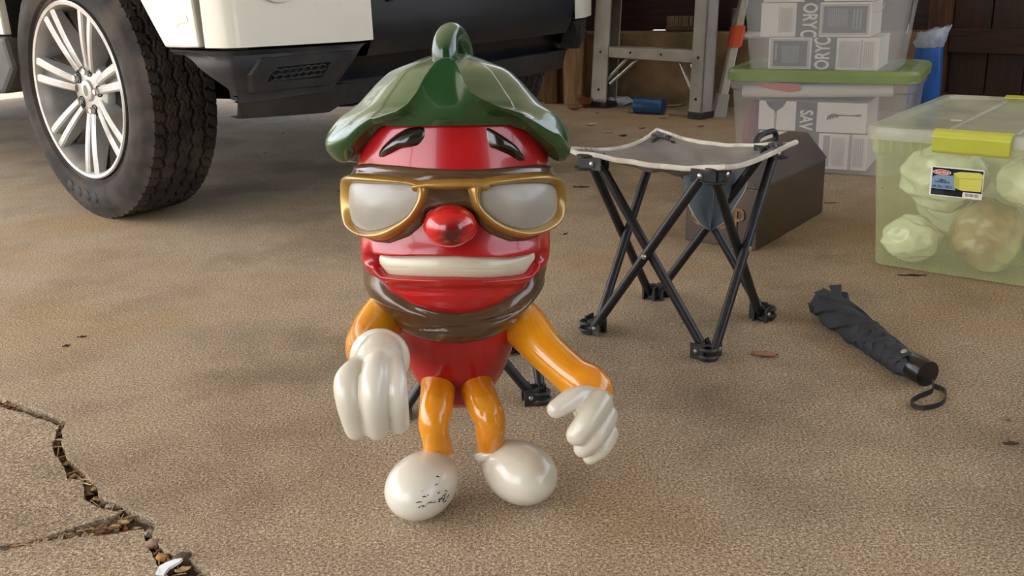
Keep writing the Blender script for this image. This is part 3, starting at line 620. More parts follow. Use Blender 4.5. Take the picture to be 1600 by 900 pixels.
for i in range(17):
    t = -17+36*i/16; tp = interp(t, [(-17, .3145), (-11, .3160), (-4, .3163), (7, .3165), (13, .3164), (19, .3150)]); bo = interp(t, [(-17, .300), (-10, .3038), (-4, .3030), (3, .3025), (10, .3028), (19, .300)])
    rows.append([W(t, bo+(tp-bo)*v/8, .004+.0195*sin(pi*(.05+.9*v/8))**.6) for v in range(9)])
fb.grid(rows); fb.f = [f[::-1] for f in fb.f[-128:]] and fb.f; gf = fb.build('glasses_frame', gold, st, shade_all=True)
pad('lens', grey, LL, .0125, .0185, 1.6); pad('lens', grey, LR, .0125, .0185, 1.6)
BL = [(-46.6, .3425), (-44.5, .352), (-36, .3665), (-26.1, .3775), (-18, .3805), (-13.3, .3790), (-12.7, .3683), (-16.4, .3575), (-20.9, .3544), (-29.3, .3515), (-37.2, .3445), (-43, .340)]
BR = [(21.8, .3765), (24.7, .3770), (32.9, .368), (41.7, .3555), (46.9, .3430), (49.3, .3341), (43.6, .3340), (35.6, .3425), (27.3, .3500), (22.7, .3557)]
pad('eyebrow', black, BL, -.002, .011, 2.2, cen=(-27, .3605)); pad('eyebrow', black, BR, -.002, .011, 2.2, cen=(32, .3570))
# nose: ball with a worn dark patch in the paint
nm = redn.node_tree; npn = nm.nodes['Principled BSDF']; tcn = nm.nodes.new('ShaderNodeTexCoord'); vm = nm.nodes.new('ShaderNodeVectorMath'); vm.operation = 'DISTANCE'
nose_c = W(.5, .258, .014); wear = nose_c-bY*.033+bX*.004-bZ*.006-V((bO.x, bO.y, 0)); vm.inputs[1].default_value = wear; nm.links.new(tcn.outputs['Object'], vm.inputs[0])
nn_ = nm.nodes.new('ShaderNodeTexNoise'); nn_.inputs['Scale'].default_value = 90; nm.links.new(tcn.outputs['Object'], nn_.inputs['Vector'])
ma = nm.nodes.new('ShaderNodeMath'); ma.operation = 'MULTIPLY_ADD'; nm.links.new(nn_.outputs['Fac'], ma.inputs[0]); ma.inputs[1].default_value = .014; nm.links.new(vm.outputs['Value'], ma.inputs[2])
rp = nm.nodes.new('ShaderNodeValToRGB'); rp.color_ramp.elements[0].position = .014; rp.color_ramp.elements[0].color = (*lin('#4a0c10'), 1); rp.color_ramp.elements[1].position = .029; rp.color_ramp.elements[1].color = (*lin('#c2141b'), 1)
nm.links.new(ma.outputs[0], rp.inputs[0]); nm.links.new(rp.outputs[0], npn.inputs['Base Color'])
b = MB(); BM = Matrix((bX, bY, bZ)).transposed(); b.blob(nose_c, (.033, .036, .0262), BM, 40, 26, fn=lambda d: 1+.04*d.z); b.build('nose', redn, st, shade_all=True)
# leaf cap
flap = [(-58, .3781), (-50.7, .385), (-35.2, .3925), (-25.4, .3985), (-18.8, .4075), (-14.5, .4205), (-11.3, .4364), (-8.2, .4488), (-5, .4560), (-2.2, .4595), (1.0, .4600), (4.2, .4575), (6.4, .4474), (9, .4304), (12, .4191), (17, .4112), (27, .402), (45.8, .3902), (60, .380)]
def hatprof(th):
    ws = sstep(abs(th), 38, 82); he = interp(th, flap); tip = .166 if th < 0 else .160; bk = sstep(abs(th), 100, 150)
    fl = sstep(he, .405, .445)
    hs = .361 if th < 0 else .355
    L_ = lambda a, c: a+(c-a)*ws
    A = [(0, .474), (.028, .470), (.073, .4525), (.093, .437), (.108, .4215)]
    F = (L_(.119, .124), L_(.4105-.004*fl, .405)); G = (L_(.127, .150), L_(max(.4005, he-.040), .386)); Hh = (L_(.1435-.006*fl, tip), L_(he, hs))
    K = (L_(.1345, tip-.004), L_(he-.008-.020*fl, hs-.017)); I = (L_(.1265+.003*fl, .143), L_(.3905+.004*fl, .3315)); J = (L_(.121, .121), L_(.380, .346))
    Q = A+[F, G, Hh, K, I, J]
    if bk > 0: Q = [(r-(.012*bk if k > 5 else 0), u) for k, (r, u) in enumerate(Q)]
    return Q
hts = [-180+4*k for k in range(31)]+[-58+1.0*k for k in range(117)]+[60+4*k for k in range(30)]
b = MB(); rows = []
for th in hts:
    q = crom(hatprof(th), 76); t = rad(th); lob = 1+.03*sin(3*t+.4)*sstep(abs(th), 60, 100)
    rows.append([BP(r*lob*sin(t), -r*lob*.95*cos(t)-.004, u+(.002*sin(t*7)*sstep(r, .05, .1) if abs(th) > 40 else 0)) for r, u in q])
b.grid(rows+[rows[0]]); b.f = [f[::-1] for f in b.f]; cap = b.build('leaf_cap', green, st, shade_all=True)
b = MB(); sp = crom([(-.004, -.042, .452, .0175), (-.006, -.045, .472, .0168), (-.004, -.038, .489, .0156), (.002, -.022, .497, .0146), (.008, -.002, .493, .0145), (.013, .010, .478, .0150), (.014, .012, .452, .0160)], 36)
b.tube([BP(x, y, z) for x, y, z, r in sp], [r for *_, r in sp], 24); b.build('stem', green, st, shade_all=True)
# arms, legs, gloves, shoes : smooth joined volumes
def limb(name, m, pts, n=30, seg=24, vox=None, flat=None):
    q = crom(pts, n); b = MB(); b.tube([V(p[:3]) for p in q], [p[3] for p in q], seg, flat=flat); return b.build(name, m, st, shade_all=True)
def wpx(p, r): return tuple(p)+(r,)
limb('arm', orange, [wpx((-0.0100, 1.2700, 0.2220), .034), wpx((0.0170, 1.2500, 0.2030), .0315), wpx((0.0420, 1.2100, 0.1840), .0265), wpx((0.0730, 1.1650, 0.1680), .026), wpx((0.0940, 1.1400, 0.1590), .029), wpx((0.0960, 1.1300, 0.1450), .024)])
limb('arm', orange, [wpx((-0.1560, 1.2700, 0.2360), .033), wpx((-0.1800, 1.2450, 0.2210), .030), wpx((-0.1930, 1.2000, 0.2090), .0262), wpx((-0.1830, 1.1500, 0.2080), .026), wpx((-0.1650, 1.1000, 0.2240), .026)])
limb('leg', orange, [wpx((-0.1050, 1.2700, 0.1350), .0245), wpx((-0.1040, 1.2220, 0.1310), .0240), wpx((-0.1040, 1.1720, 0.1260), .0222), wpx((-0.1070, 1.1550, 0.1110), .0198), wpx((-0.1060, 1.1600, 0.0880), .0185), wpx((-0.1030, 1.1720, 0.0550), .0205)])
limb('leg', orange, [wpx((-0.0570, 1.2700, 0.1330), .0245), wpx((-0.0520, 1.2220, 0.1290), .0235), wpx((-0.0410, 1.1720, 0.1240), .0222), wpx((-0.0340, 1.1580, 0.1100), .0205), wpx((-0.0350, 1.1600, 0.0870), .0185), wpx((-0.0350, 1.1800, 0.0540), .0195)])
def glove(parts, cuff):
    b = MB()
    for pts in parts:
        q = crom(pts, 16); vs = [V(p[:3]) for p in q]; rs = [p[3] for p in q]
        # rounded ends
        d0 = (vs[0]-vs[1]).normalized(); d1 = (vs[-1]-vs[-2]).normalized()
        e0 = [(vs[0]+d0*rs[0]*sin(a), rs[0]*cos(a)) for a in (1.35, 1.0, .6, .3)]; e1 = [(vs[-1]+d1*rs[-1]*sin(a), rs[-1]*cos(a)) for a in (.3, .6, 1.0, 1.35)]
        b.tube([p for p, _ in e0]+vs+[p for p, _ in e1], [r for _, r in e0]+rs+[r for _, r in e1], 18)
    c, ax, r, h = cuff
    b.lathe([(r*.55, -h), (r*.9, -h*.95), (r, -h*.4), (r, h*.2), (r*.93, h*.7), (r*.7, h), (r*.3, h*1.1)], c, ax, 36)
    return b.build('glove', cream, st, shade_all=True, mods=[('REMESH', dict(mode='VOXEL', voxel_size=.0021, use_smooth_shade=True)), ('SMOOTH', dict(iterations=7, factor=.5))])
glove([[wpx((-0.1780, 1.0500, 0.2370), .0140), wpx((-0.1880, 1.0220, 0.2320), .0158), wpx((-0.1870, 1.0100, 0.2110), .0149), wpx((-0.1830, 1.0200, 0.1730), .0140)],
       [wpx((-0.1560, 1.0400, 0.2450), .0130), wpx((-0.1580, 1.0140, 0.2360), .0143), wpx((-0.1580, 1.0040, 0.2110), .0141), wpx((-0.1590, 1.0180, 0.1720), .0134)],
       [wpx((-0.1400, 1.0500, 0.2390), .0125), wpx((-0.1340, 1.0220, 0.2300), .0126), wpx((-0.1330, 1.0140, 0.2070), .0125), wpx((-0.1350, 1.0280, 0.1730), .0124)],
       [wpx((-0.1620, 1.0650, 0.2080), .0180), wpx((-0.1540, 1.0650, 0.1810), .0130), wpx((-0.1520, 1.0650, 0.1660), .0115)],
       [wpx((-0.1590, 1.0850, 0.2350), .0290), wpx((-0.1580, 1.0580, 0.2330), .0290), wpx((-0.1620, 1.0550, 0.2150), .0265)]],
      (V((-0.1610, 1.0950, 0.2280)), (-.03, -1, .10), .0365, .011))
glove([[wpx((0.0840, 1.1100, 0.1620), .0150), wpx((0.0670, 1.0900, 0.1670), .0145), wpx((0.0480, 1.0750, 0.1630), .0118)],
       [wpx((0.1030, 1.1000, 0.1590), .0160), wpx((0.0860, 1.0700, 0.1500), .0152), wpx((0.0720, 1.0650, 0.1330), .0138)],
       [wpx((0.1100, 1.1000, 0.1400), .0158), wpx((0.0950, 1.0750, 0.1270), .0148), wpx((0.0800, 1.0750, 0.1100), .0125)],
       [wpx((0.1130, 1.1050, 0.1130), .0140), wpx((0.1020, 1.0880, 0.1020), .0128), wpx((0.0900, 1.0880, 0.0910), .0105)],
       [wpx((0.0930, 1.1300, 0.1520), .0250), wpx((0.0970, 1.1200, 0.1390), .0265), wpx((0.0990, 1.1200, 0.1170), .0200)]],
      (V((0.0930, 1.1350, 0.1520)), (-.1, -.55, -.8), .0300, .010))
def shoe(heel, toe, wdt, hgt, collar):
    heel, toe = V(heel), V(toe); d = (toe-heel); d.z = 0; ln = d.length; d.normalize(); s = V((-d.y, d.x, 0)); b = MB(); rows = []
    N = 30
    for i in range(N+1):
        t = .5-.5*cos(pi*i/N); t = max(.0015, min(.9985, t)); k = sqrt(max(0, 1-(2*t-1)**2)); k *= .84+.27*t-.07*t*t
        wr = wdt*k; zc = hgt*(.98-.05*t); hr = hgt*k*(1.0-.05*t); row = []
        for j in range(36):
            a = 2*pi*j/36; z = zc+hr*sin(a); z = max(z, 0.0008)
            row.append(V((heel.x, heel.y, 0))+d*ln*t+s*wr*cos(a)+V((0, 0, z)))
        rows.append(row)
    b.grid(rows, True, cap0=True, cap1=True); b.f = [f[::-1] for f in b.f]
    o = b.build('shoe', cream, st, shade_all=True)
    b = MB(); b.lathe([(.0185, -.010), (.0235, -.008), (.0240, -.001), (.0222, .003), (.0195, .003)], collar[0], collar[1], 28); b.build('shoe_collar', cream, o, shade_all=True)
shoe((-0.0980, 1.1790, 0.0420), (-0.1470, 1.0710, 0.0360), .0455, .0425, (V((-0.1050, 1.1720, 0.0590)), (.1, .35, .9)))
shoe((-0.0370, 1.1940, 0.0420), (0.0370, 1.1060, 0.0360), .0452, .0425, (V((-0.0350, 1.1720, 0.0610)), (-.3, .3, .9)))
sh_ = bpy.data.objects['shoe']; rsf = random.Random(4); b = MB(); hl, tl_ = V((-0.0980, 1.1790, 0.0420)), V((-0.1470, 1.0710, 0.0360)); dd_ = (tl_-hl); dd_.z = 0; ln_ = dd_.length; dd_.normalize(); ss_ = V((-dd_.y, dd_.x, 0))
def shp(t, a):
    k = sqrt(max(0, 1-(2*t-1)**2))*(.84+.27*t-.07*t*t); return V((hl.x, hl.y, 0))+dd_*ln_*t+ss_*.0455*k*cos(a)*1.012+V((0, 0, .0425*(.98-.05*t)+.0425*k*(1-.05*t)*sin(a)*1.012))
for k in range(26):
    t = rsf.uniform(.62, .93); a = rsf.choice((rsf.uniform(-.2, .3), rsf.uniform(-.1, .15), rsf.uniform(.1, .7))); t2 = t+rsf.uniform(-.05, .05); a2 = a+rsf.uniform(-.12, .12)
    b.tube([shp(t, a), shp((t+t2)/2, (a+a2)/2+.02), shp(t2, a2)], [.0003, .0008, .0003], 5)
b.build('scuff_marks', black, sh_, kind='stuff')

# ------------------------------------------------------------------ folding camp stools
steel = mat('black_steel', '#17171a', '#232325', 30, .38, dirt='#4a443c', ds=14, dl=.6, dh=.85)
plast = mat('black_plastic', '#1d1d1e', '#262626', 30, .55, dirt='#6a5f50', ds=25, dl=.52, dh=.8)
rivm = mat('rivet_steel', '#b9bab8', rough=.3, metal=.9)
cloth = mat('grey_canvas', '#74706b', '#86817a', 12, .9, bump=.5, bs=160, dirt='#84796a', ds=7, dl=.5, dh=.78)
trimw = mat('white_binding', '#d8d2c2', '#bdb5a3', 30, .85, bump=.3, bs=200)
pouchm = mat('pouch_cloth', '#58626b', '#6a737a', 8, .8, bump=.2, bs=150)
HB, HT, HS = .1222, .1236, .3286
def corner(i, h): sx, sy = ((-1, -1), (1, -1), (1, 1), (-1, 1))[i % 4]; return V((sx*h, sy*h, 0))
def make_stool(name, label, loc, rotz):
    t = thing(name, label, 'stool', loc, 'folding camp stools', rotz); ORG[t.name] = (0, 0, 0)
    for i in range(4):
        j = (i+1) % 4; d = (corner(j, 1)-corner(i, 1)).normalized(); out = V((d.y, -d.x, 0))
        for a, c, o in ((i, j, .0075), (j, i, -.0085)):
            p = corner(a, HB)+d*(.014 if a == i else -.014)+V((0, 0, .017))+out*o; q = corner(c, HT)+d*(-.016 if c == j else .016)+V((0, 0, HS))+out*o
            b = MB(); b.tube([p-(q-p)*.02, q+(q-p)*.0], .0086, 14); b.build('leg', steel, t)
        m = (corner(i, HB)+corner(j, HB)+corner(i, HT)+corner(j, HT))/4+V((0, 0, (HS+.017)/2)); b = MB()
        b.lathe([(0, .0185), (.004, .018), (.0055, .0155), (.003, .015), (.003, -.004)], m, out, 14); b.build('rivet', rivm, t)
    for i in range(4):
        c = corner(i, HB); u = c.normalized(); e1 = V((-1 if u.x > 0 else 1, 0, 0)); e2 = V((0, -1 if u.y > 0 else 1, 0))
        b = MB()      # foot: a rounded floor shoe with two forked ears
        b.lathe([(.0, 0), (.0185, 0), (.0195, .003), (.0185, .007), (.010, .009), (0, .009)], c+V((0, 0, .001)), (0, 0, 1), 20)
        for e in (e1, e2):
            s = V((-e.y, e.x, 0))
            for g in (-1, 1): b.box(c+e*.014+s*g*.0125+V((0, 0, .015)), (.026 if abs(e.x) > .5 else .004, .026 if abs(e.y) > .5 else .004, .028))
        b.tube([c+u*.006+V((.0135*cos(a), .0135*sin(a), .021)) for a in [2*pi*k/16 for k in range(17)]], .0034, 6); b.tube([c+u*.006+V((.014*cos(a), .014*sin(a), .008)) for a in [2*pi*k/16 for k in range(17)]], .0034, 6)
        ft = b.build('foot', plast, t, bevel=0)
        for e in (e1, e2):
            b = MB(); s = V((-e.y, e.x, 0)); s = s if s.dot(u) > 0 else -s
            b.lathe([(0, .018), (.003, .0175), (.0045, .0155), (.0045, .012)], c+e*.016+V((0, 0, .016)), s, 12); b.build('rivet', rivm, ft)
        c = corner(i, HT+.001)+V((0, 0, HS)); b = MB()   # top bracket
        for e in (e1, e2):
            s = V((-e.y, e.x, 0))
            for g in (-1, 1): b.box(c+e*.013+s*g*.0125, (.046 if abs(e.x) > .5 else .0035, .046 if abs(e.y) > .5 else .0035, .022))
        b.lathe([(0, -.012), (.020, -.012), (.022, -.010), (.022, -.008), (0, -.008)], c+u*.004, (0, 0, 1), 16); b.lathe([(0, .010), (.017, .010), (.017, .014), (.010, .016), (0, .016)], c+u*.004, (0, 0, 1), 16)
        bk = b.build('bracket', plast, t)
        for e in (e1, e2):
            b = MB(); s = V((-e.y, e.x, 0)); s = s if s.dot(u) > 0 else -s
            b.lathe([(0, .0185), (.003, .018), (.005, .016), (.005, .012)], c+e*.018, s, 14); b.build('rivet', rivm, bk)
    # slung canvas with bound edges
    CT = ((-.158, -.134), (.150, -.141), (.157, .143), (-.136, .146))
    CZ = (.352, .348, .347, .346)
    def seat(s, q):
        k = ((1-s)*(1-q), (1+s)*(1-q), (1+s)*(1+q), (1-s)*(1+q)); x = sum(a*c[0] for a, c in zip(k, CT))/4; y = sum(a*c[1] for a, c in zip(k, CT))/4; z = sum(a*c for a, c in zip(k, CZ))/4
        es, eq = 1-q*q, 1-s*s
        x *= 1-.10*eq*0-.11*(1-abs(q)**2)*abs(s)**3; y *= 1-.11*(1-abs(s)**2)*abs(q)**3
        z -= .016*(1-min(abs(s), abs(q))**2)*max(abs(s), abs(q))**3+.047*(1-s*s)**.9*(1-q*q)**.9
        wr = .0035*sin(9*(s+q)+2*sin(4*s))*(1-s*s)*(1-q*q)+.0035*noise.noise(V((s*3, q*3, 2)))*(1-abs(s)**6)
        fold = -.010*exp(-((s-q*.9)/.10)**2)*abs(s*q)**.6*.5
        return V((x, y, z+wr+fold))
    N = 48; b = MB(); b.grid([[seat(-1+2*i/N, -1+2*j/N) for i in range(N+1)] for j in range(N+1)])
    cl_ = b.build('seat', cloth, t, shade_all=True, mods=[('SOLIDIFY', dict(thickness=.0025, offset=0))])
    b = MB(); ring = [seat(-1+2*i/40, -1) for i in range(40)]+[seat(1, -1+2*i/40) for i in range(40)]+[seat(1-2*i/40, 1) for i in range(40)]+[seat(-1, 1-2*i/40) for i in range(41)]
    b.tube(ring, .0042, 8, flat=(1., 1.15)); b.build('edge_binding', trimw, cl_, label='pale frayed binding round the canvas edge')
    return t, cl_, seat
SX, SY, SR = .3193, 1.7790, -.66166
stool, canvas, seatf = make_stool('camp_stool', 'folding camp stool with sagging grey canvas seat and black steel legs beside the figure', (SX, SY, 0), SR)
# torn corner threads and the drooping side pocket of the front stool
fr = MB(); rf = random.Random(5); holm = mat('hole_dark', '#17161a', rough=.9)
for s0, q0 in ((-.80, -.80), (.78, -.80), (.80, .82), (-.7, .84)):
    for k in range(90 if s0 < 0 and q0 < 0 else 45):
        p = seatf(s0+rf.uniform(-.16, .16), q0+rf.uniform(-.13, .13)); d = V((rf.uniform(-1, 1), rf.uniform(-1, 1), rf.uniform(.2, 1.3)))*rf.uniform(.004, .011)
        fr.tube([p, p+d*.6+V((0, 0, .001)), p+d], .00045, 3)
    for k in range(3):
        c = (s0+rf.uniform(-.05, .10), q0+rf.uniform(-.05, .08)); ring = [seatf(max(-.98, min(.98, c[0]+rf.uniform(.03, .07)*cos(a))), max(-.98, min(.98, c[1]+rf.uniform(.03, .06)*sin(a))))+V((0, 0, .0016)) for a in [2*pi*q/9 for q in range(9)]]
        darkc = MB(); darkc.prism(ring, (0, 0, .0006)); darkc.build('torn_hole', holm, canvas, smooth=False)
fr.build('frayed_threads', mat('frayed_thread', '#8d8a85', rough=.9), canvas, kind='stuff');
Ms = Matrix.Translation((SX, SY, 0)) @ Matrix.Rotation(SR, 4, 'Z'); Mi = Ms.inverted()
lp = [(0.3310, 1.8300, 0.2850), (0.3330, 1.8300, 0.2510), (0.3450, 1.8300, 0.2230), (0.3650, 1.8400, 0.1890), (0.3870, 1.8500, 0.1710)]
mp_ = [(0.3790, 1.8000, 0.2860), (0.3840, 1.8100, 0.2530), (0.3860, 1.8250, 0.2230), (0.3890, 1.8400, 0.1940), (0.3880, 1.8500, 0.1710)]
rp_ = [(0.4640, 1.8900, 0.2810), (0.4620, 1.8850, 0.2440), (0.4440, 1.8800, 0.2130), (0.4210, 1.8650, 0.1840), (0.3920, 1.8500, 0.1710)]
b = MB(); rows = []
for a, m_, c in zip(crom(lp, 20), crom(mp_, 20), crom(rp_, 20)):
    row = []
    for k in range(9):
        t = k/8; p = V(a).lerp(V(m_), t)+V((0, -.016*sin(pi*t), 0)); row.append(Mi @ p)
    for k in range(1, 9):
        t = k/8; p = V(m_).lerp(V(c), t)+V((0, -.012*sin(pi*t), 0)); row.append(Mi @ p)
    rows.append(row)
b.grid(rows); po = b.build('hanging_pocket', pouchm, stool, shade_all=True, mods=[('SOLIDIFY', dict(thickness=.002, offset=0))])
b = MB(); b.tube([Mi @ V(p) for p in crom(lp, 20)[6:]]+[Mi @ V(p) for p in crom(rp_, 20)[::-1][:-3]], .0026, 6); b.tube([Mi @ V(p) for p in crom(mp_, 20)], .0012, 6); b.build('pocket_binding', trimw, po)
# second stool behind the figure: a copy without the pocket
def dup(root, loc, rotz, label, skip=()):
    r = root.copy(); C.objects.link(r); r.location = loc; r.rotation_euler = (0, 0, rotz); r['label'] = label
    for ch in list(root.children):
        if ch.name.split('.')[0] in skip: continue
        c = ch.copy(); C.objects.link(c); c.parent = r
        for g in list(ch.children):
            d = g.copy(); C.objects.link(d); d.parent = c
    return r
s2 = dup(stool, (-.098, 1.540, 0), rad(11), 'folding camp stool mostly hidden behind the seated red figure, propping its back', ('hanging_pocket',)); s2.scale = (.94, .94, .94)

# ------------------------------------------------------------------ old steel tool box
tin = mat('rusty_black_tin', '#43362b', '#523f2f', 7, .42, bump=.12, bs=50, dirt='#5a3a24', ds=6, dl=.52, dh=.8)
tf, tl, tb = V((0.5870, 2.2630, 0.0000)), V((0.4390, 2.3860, 0.0000)), V((0.8570, 2.6180, 0.0000))
tw = (tl-tf); td = (tb-tf); H1, H2 = .150, .215
tool = thing('tool_box', 'old brown-black steel tool box with hipped lid on the floor behind the stool', 'toolbox', tuple((tf+(tl+tb-tf))/2))
b = MB(); up = V((0, 0, 1)); ft_ = td.normalized()*.006
b.prism([tf, tl, tl+up*H1, tf+up*H1], td); b.build('body', tin, tool, smooth=False, bevel=.003)
b = MB(); pr_ = [tf+up*(H1+.001)-tw*.012, tf+tw*.30+up*H2, tf+tw*.58+up*H2, tl+up*(H1+.001)+tw*.012]; b.prism([p-ft_ for p in pr_], td+ft_*2); lid = b.build('lid', tin, tool, smooth=False, bevel=.0025)
hc = tf+tw*.44+td*.52+up*H2; hd = td.normalized(); b = MB()
b.tube(crom([tuple(hc-hd*.062), tuple(hc-hd*.060+up*.016), tuple(hc-hd*.042+up*.027), tuple(hc+up*.029), tuple(hc+hd*.042+up*.027), tuple(hc+hd*.060+up*.016), tuple(hc+hd*.062)], 26), .0075, 10); b.build('handle', plast, lid)
ink = mat('faded_stencil', '#8a6a42', '#5d4026', 60, .8)
nrm = tw.cross(up).normalized(); nrm = nrm if nrm.y < 0 else -nrm
for ch, s, zz in (('O', .80, .072), ('U', .47, .070), ('P', .24, .068)):
    text_mesh(ch, .085, frame(tf+tw*s+up*zz+nrm*.0032, -tw, up), ink, bpy.data.objects['body.001'] if 'body.001' in bpy.data.objects else tool, sx=.7)

# ------------------------------------------------------------------ plastic totes
clearp = mat('frosted_plastic', '#dddbd8', rough=.22, bump=.04, bs=12, trans=(.72, (.98, .97, .97)))
clearl = mat('lime_plastic', '#dbe2b2', rough=.16, bump=.05, bs=10, trans=(.74, (.95, .98, .82)))
clearlid = mat('clear_lid', '#d3d4c4', '#b9b8a8', 8, .3, bump=.08, bs=20, trans=(.52, (.97, .98, .92)), dirt='#a49a88', ds=5, dl=.5, dh=.8)
glid = mat('olive_lid', '#7f8f57', '#748550', 6, .35, dirt='#8c9a68', ds=8, dl=.6, dh=.85)
def rr(hx, hy, r, n=6):
    o = []
    for cx, cy, a0 in ((hx-r, hy-r, 0), (-hx+r, hy-r, 90), (-hx+r, -hy+r, 180), (hx-r, -hy+r, 270)):
        for k in range(n+1): a = rad(a0+90*k/n); o.append((cx+r*cos(a), cy+r*sin(a)))
    return o
def rloop(M_, hx, hy, r, z): return [M_ @ V((x, y, z)) for x, y in rr(hx, hy, r)]
def base_m(corner_, yaw, hx, hy):   # front left corner on the ground, front edge along yaw
    c, s = cos(yaw), sin(yaw); ctr = V(corner_)+V((c*hx-s*hy, s*hx+c*hy, 0)); return Matrix.Translation(ctr) @ Matrix.Rotation(yaw, 4, 'Z'), ctr
# big lime box in front on the right
LY = rad(-39); LM, lc = base_m((.808, 2.128, 0), LY, .197, .273)
lime = thing('storage_box', 'large lime green translucent storage box with yellow latches, full of bagged things', 'storage box', tuple(lc))
def tote(parent, M_, hx, hy, h, tx, ty, mt, r=.035, z0=0., rim=.012):
    b = MB(); L_ = []
    for z, k in ((.004, 0), (.012, .03), (h*.5, .5), (h-.045, .88), (h-.040, .90), (h-.001, 1)):
        e = .006 if z > h-.042 else 0; L_.append(rloop(M_, hx+tx*k+e, hy+ty*k+e, r, z0+z))
    L_.append(rloop(M_, hx+tx+rim, hy+ty+rim, r, z0+h)); L_.append(rloop(M_, hx+tx+rim, hy+ty+rim, r, z0+h-.012))
    inner_b = rloop(M_, hx-.012, hy-.012, r, z0+.001); b.grid([inner_b]+L_, True); b.add(inner_b, [tuple(range(len(inner_b)-1, -1, -1))])
    return b.build('tub', mt, parent, angle=50)
tub = tote(lime, LM, .190, .268, .300, .017, .017, clearl, .028)
b = MB()      # lid with raised rim, recessed panels
Lr = [rloop(LM, .213, .291, .03, .288), rloop(LM, .221, .299, .032, .290), rloop(LM, .222, .300, .032, .308), rloop(LM, .218, .296, .03, .316), rloop(LM, .200, .278, .03, .317), rloop(LM, .192, .270, .028, .309)]
b.grid(Lr, True); b.add(Lr[-1], [tuple(range(len(Lr[-1])))]); lidl = b.build('lid', clearlid, lime, angle=30)
b = MB()
for x in (-.066, .066): b.hexa([LM @ V(p) for p in ((x-.006, -.262, .308), (x+.006, -.262, .308), (x+.006, .262, .308), (x-.006, .262, .308), (x-.003, -.258, .3135), (x+.003, -.258, .3135), (x+.003, .258, .3135), (x-.003, .258, .3135))])
b.hexa([LM @ V(p) for p in ((-.1, -.10, .308), (-.07, -.10, .308), (-.07, -.085, .308), (-.1, -.085, .308), (-.097, -.099, .312), (-.073, -.099, .312), (-.073, -.086, .312), (-.097, -.086, .312))])
b.build('lid_rib', clearlid, lidl, smooth=False)
yel = mat('yellow_latch', '#bcbd4a', '#b2b342', 10, .3)
for sg in (-1, 1):
    b = MB(); y = sg*.300
    secs = [(y-sg*.030, .3175), (y-sg*.006, .3215), (y+sg*.006, .318), (y+sg*.012, .307), (y+sg*.008, .278), (y+sg*.004, .272), (y-sg*.002, .276), (y-sg*.001, .300), (y-sg*.012, .3145), (y-sg*.030, .3145)]
    b.grid([[LM @ V((x, q[0], q[1])) for q in secs] for x in (-.075, -.0735, 0, .0735, .075)], True, 0, True, True); b.f = [f[::-1] for f in b.f] if sg > 0 else b.f
    b.build('latch', yel, lime, smooth=False, bevel=.0015, label='yellow clip latch on the end of the lid')
b = MB()      # moulded ribs under the rim
for sg in (-1, 1):
    for x in list(range(-9, 10)):
        if abs(x*.02) < .085: continue
        b.hexa([LM @ V(p) for p in ((x*.02-.001, sg*.205*0-.283, .262), (x*.02+.001, -.283, .262), (x*.02+.001, -.293, .262), (x*.02-.001, -.293, .262), (x*.02-.001, -.283, .288), (x*.02+.001, -.283, .288), (x*.02+.001, -.297, .288), (x*.02-.001, -.297, .288))])
    break
b.build('rim_rib', clearl, tub, smooth=False)
# printed label on the end of the lime box
ty = .017
def LF(x, z, o=0): k = z/.3; return LM @ V((x, -(.268+ty*k)-.0012-o, z))
lbx = V((1, 0, 0)); labw = mat('label_white', '#eeeade', rough=.35); labk = mat('label_navy', '#14161f', rough=.35); labb = mat('label_blue', '#7f9bb2', rough=.35); laby = mat('label_yellow', '#d6cf63', rough=.35); labr = mat('label_red', '#cf4a40', rough=.35); labd = mat('label_dark', '#26303c', rough=.35); laby2 = mat('label_yellow_shade', '#bdb74c', rough=.35)
LX0, LX1, LZ0, LZ1 = -.081, .029, .176, .242
def lq(u, v, o=0): return LF(LX0+(LX1-LX0)*u, LZ1-(LZ1-LZ0)*v, o)
b = MB()
def lrect(u0, v0, u1, v1, o, mi): b.add([lq(u0, v1, o), lq(u1, v1, o), lq(u1, v0, o), lq(u0, v0, o)], [(0, 1, 2, 3)], mi)
def lpoly(p, o, mi): b.add([lq(u, v, o) for u, v in p][::-1], [tuple(range(len(p)))], mi)
o4 = [(.02+.96*u, .02+.96*v) for u, v in ((0, .02), (.015, 0), (.985, 0), (1, .02), (1, .98), (.985, 1), (.015, 1), (0, .98))]; lpoly(o4, 0, 0)
lrect(.055, .06, .965, .80, .0003, 1); lrect(.055, .75, .63, .95, .0003, 1)
lpoly([(.055, .42), (.09, .34), (.16, .30), (.44, .28), (.50, .75), (.055, .75)], .0006, 2)
lpoly([(.44, .20), (.55, .14), (.90, .12), (.965, .18), (.95, .72), (.62, .74), (.48, .66)], .0006, 3); lpoly([(.44, .20), (.55, .36), (.57, .72), (.48, .66)], .0009, 5); lpoly([(.55, .34), (.955, .30), (.955, .33), (.55, .37)], .0009, 5)
lpoly([(.23+.165*cos(a), .20+.085*sin(a)*(1 if abs(cos(a)) < .8 else .98)) for a in [2*pi*k/28 for k in range(28)]], .0009, 0); lpoly([(.23+.15*cos(a), .20+.07*sin(a)) for a in [2*pi*k/28 for k in range(28)]], .0012, 4)
lpoly([(.07, .80), (.25, .78), (.32, .93), (.07, .94)], .0006, 6)
lrect(.64, .78, .955, .955, .0005, 0)
for k in range(22):
    u = .68+k*.0115
    if k % 7 != 6: lrect(u, .81, u+.004+.003*((k*5) % 3)/2, .91, .0008, 1)
lab = b.build('printed_label', [labw, labk, labb, laby, labr, laby2, labd], tub, smooth=False)
fx = (LM.to_3x3() @ V((1, 0, 0))); fz = (LM.to_3x3() @ V((0, -.0, 1)))
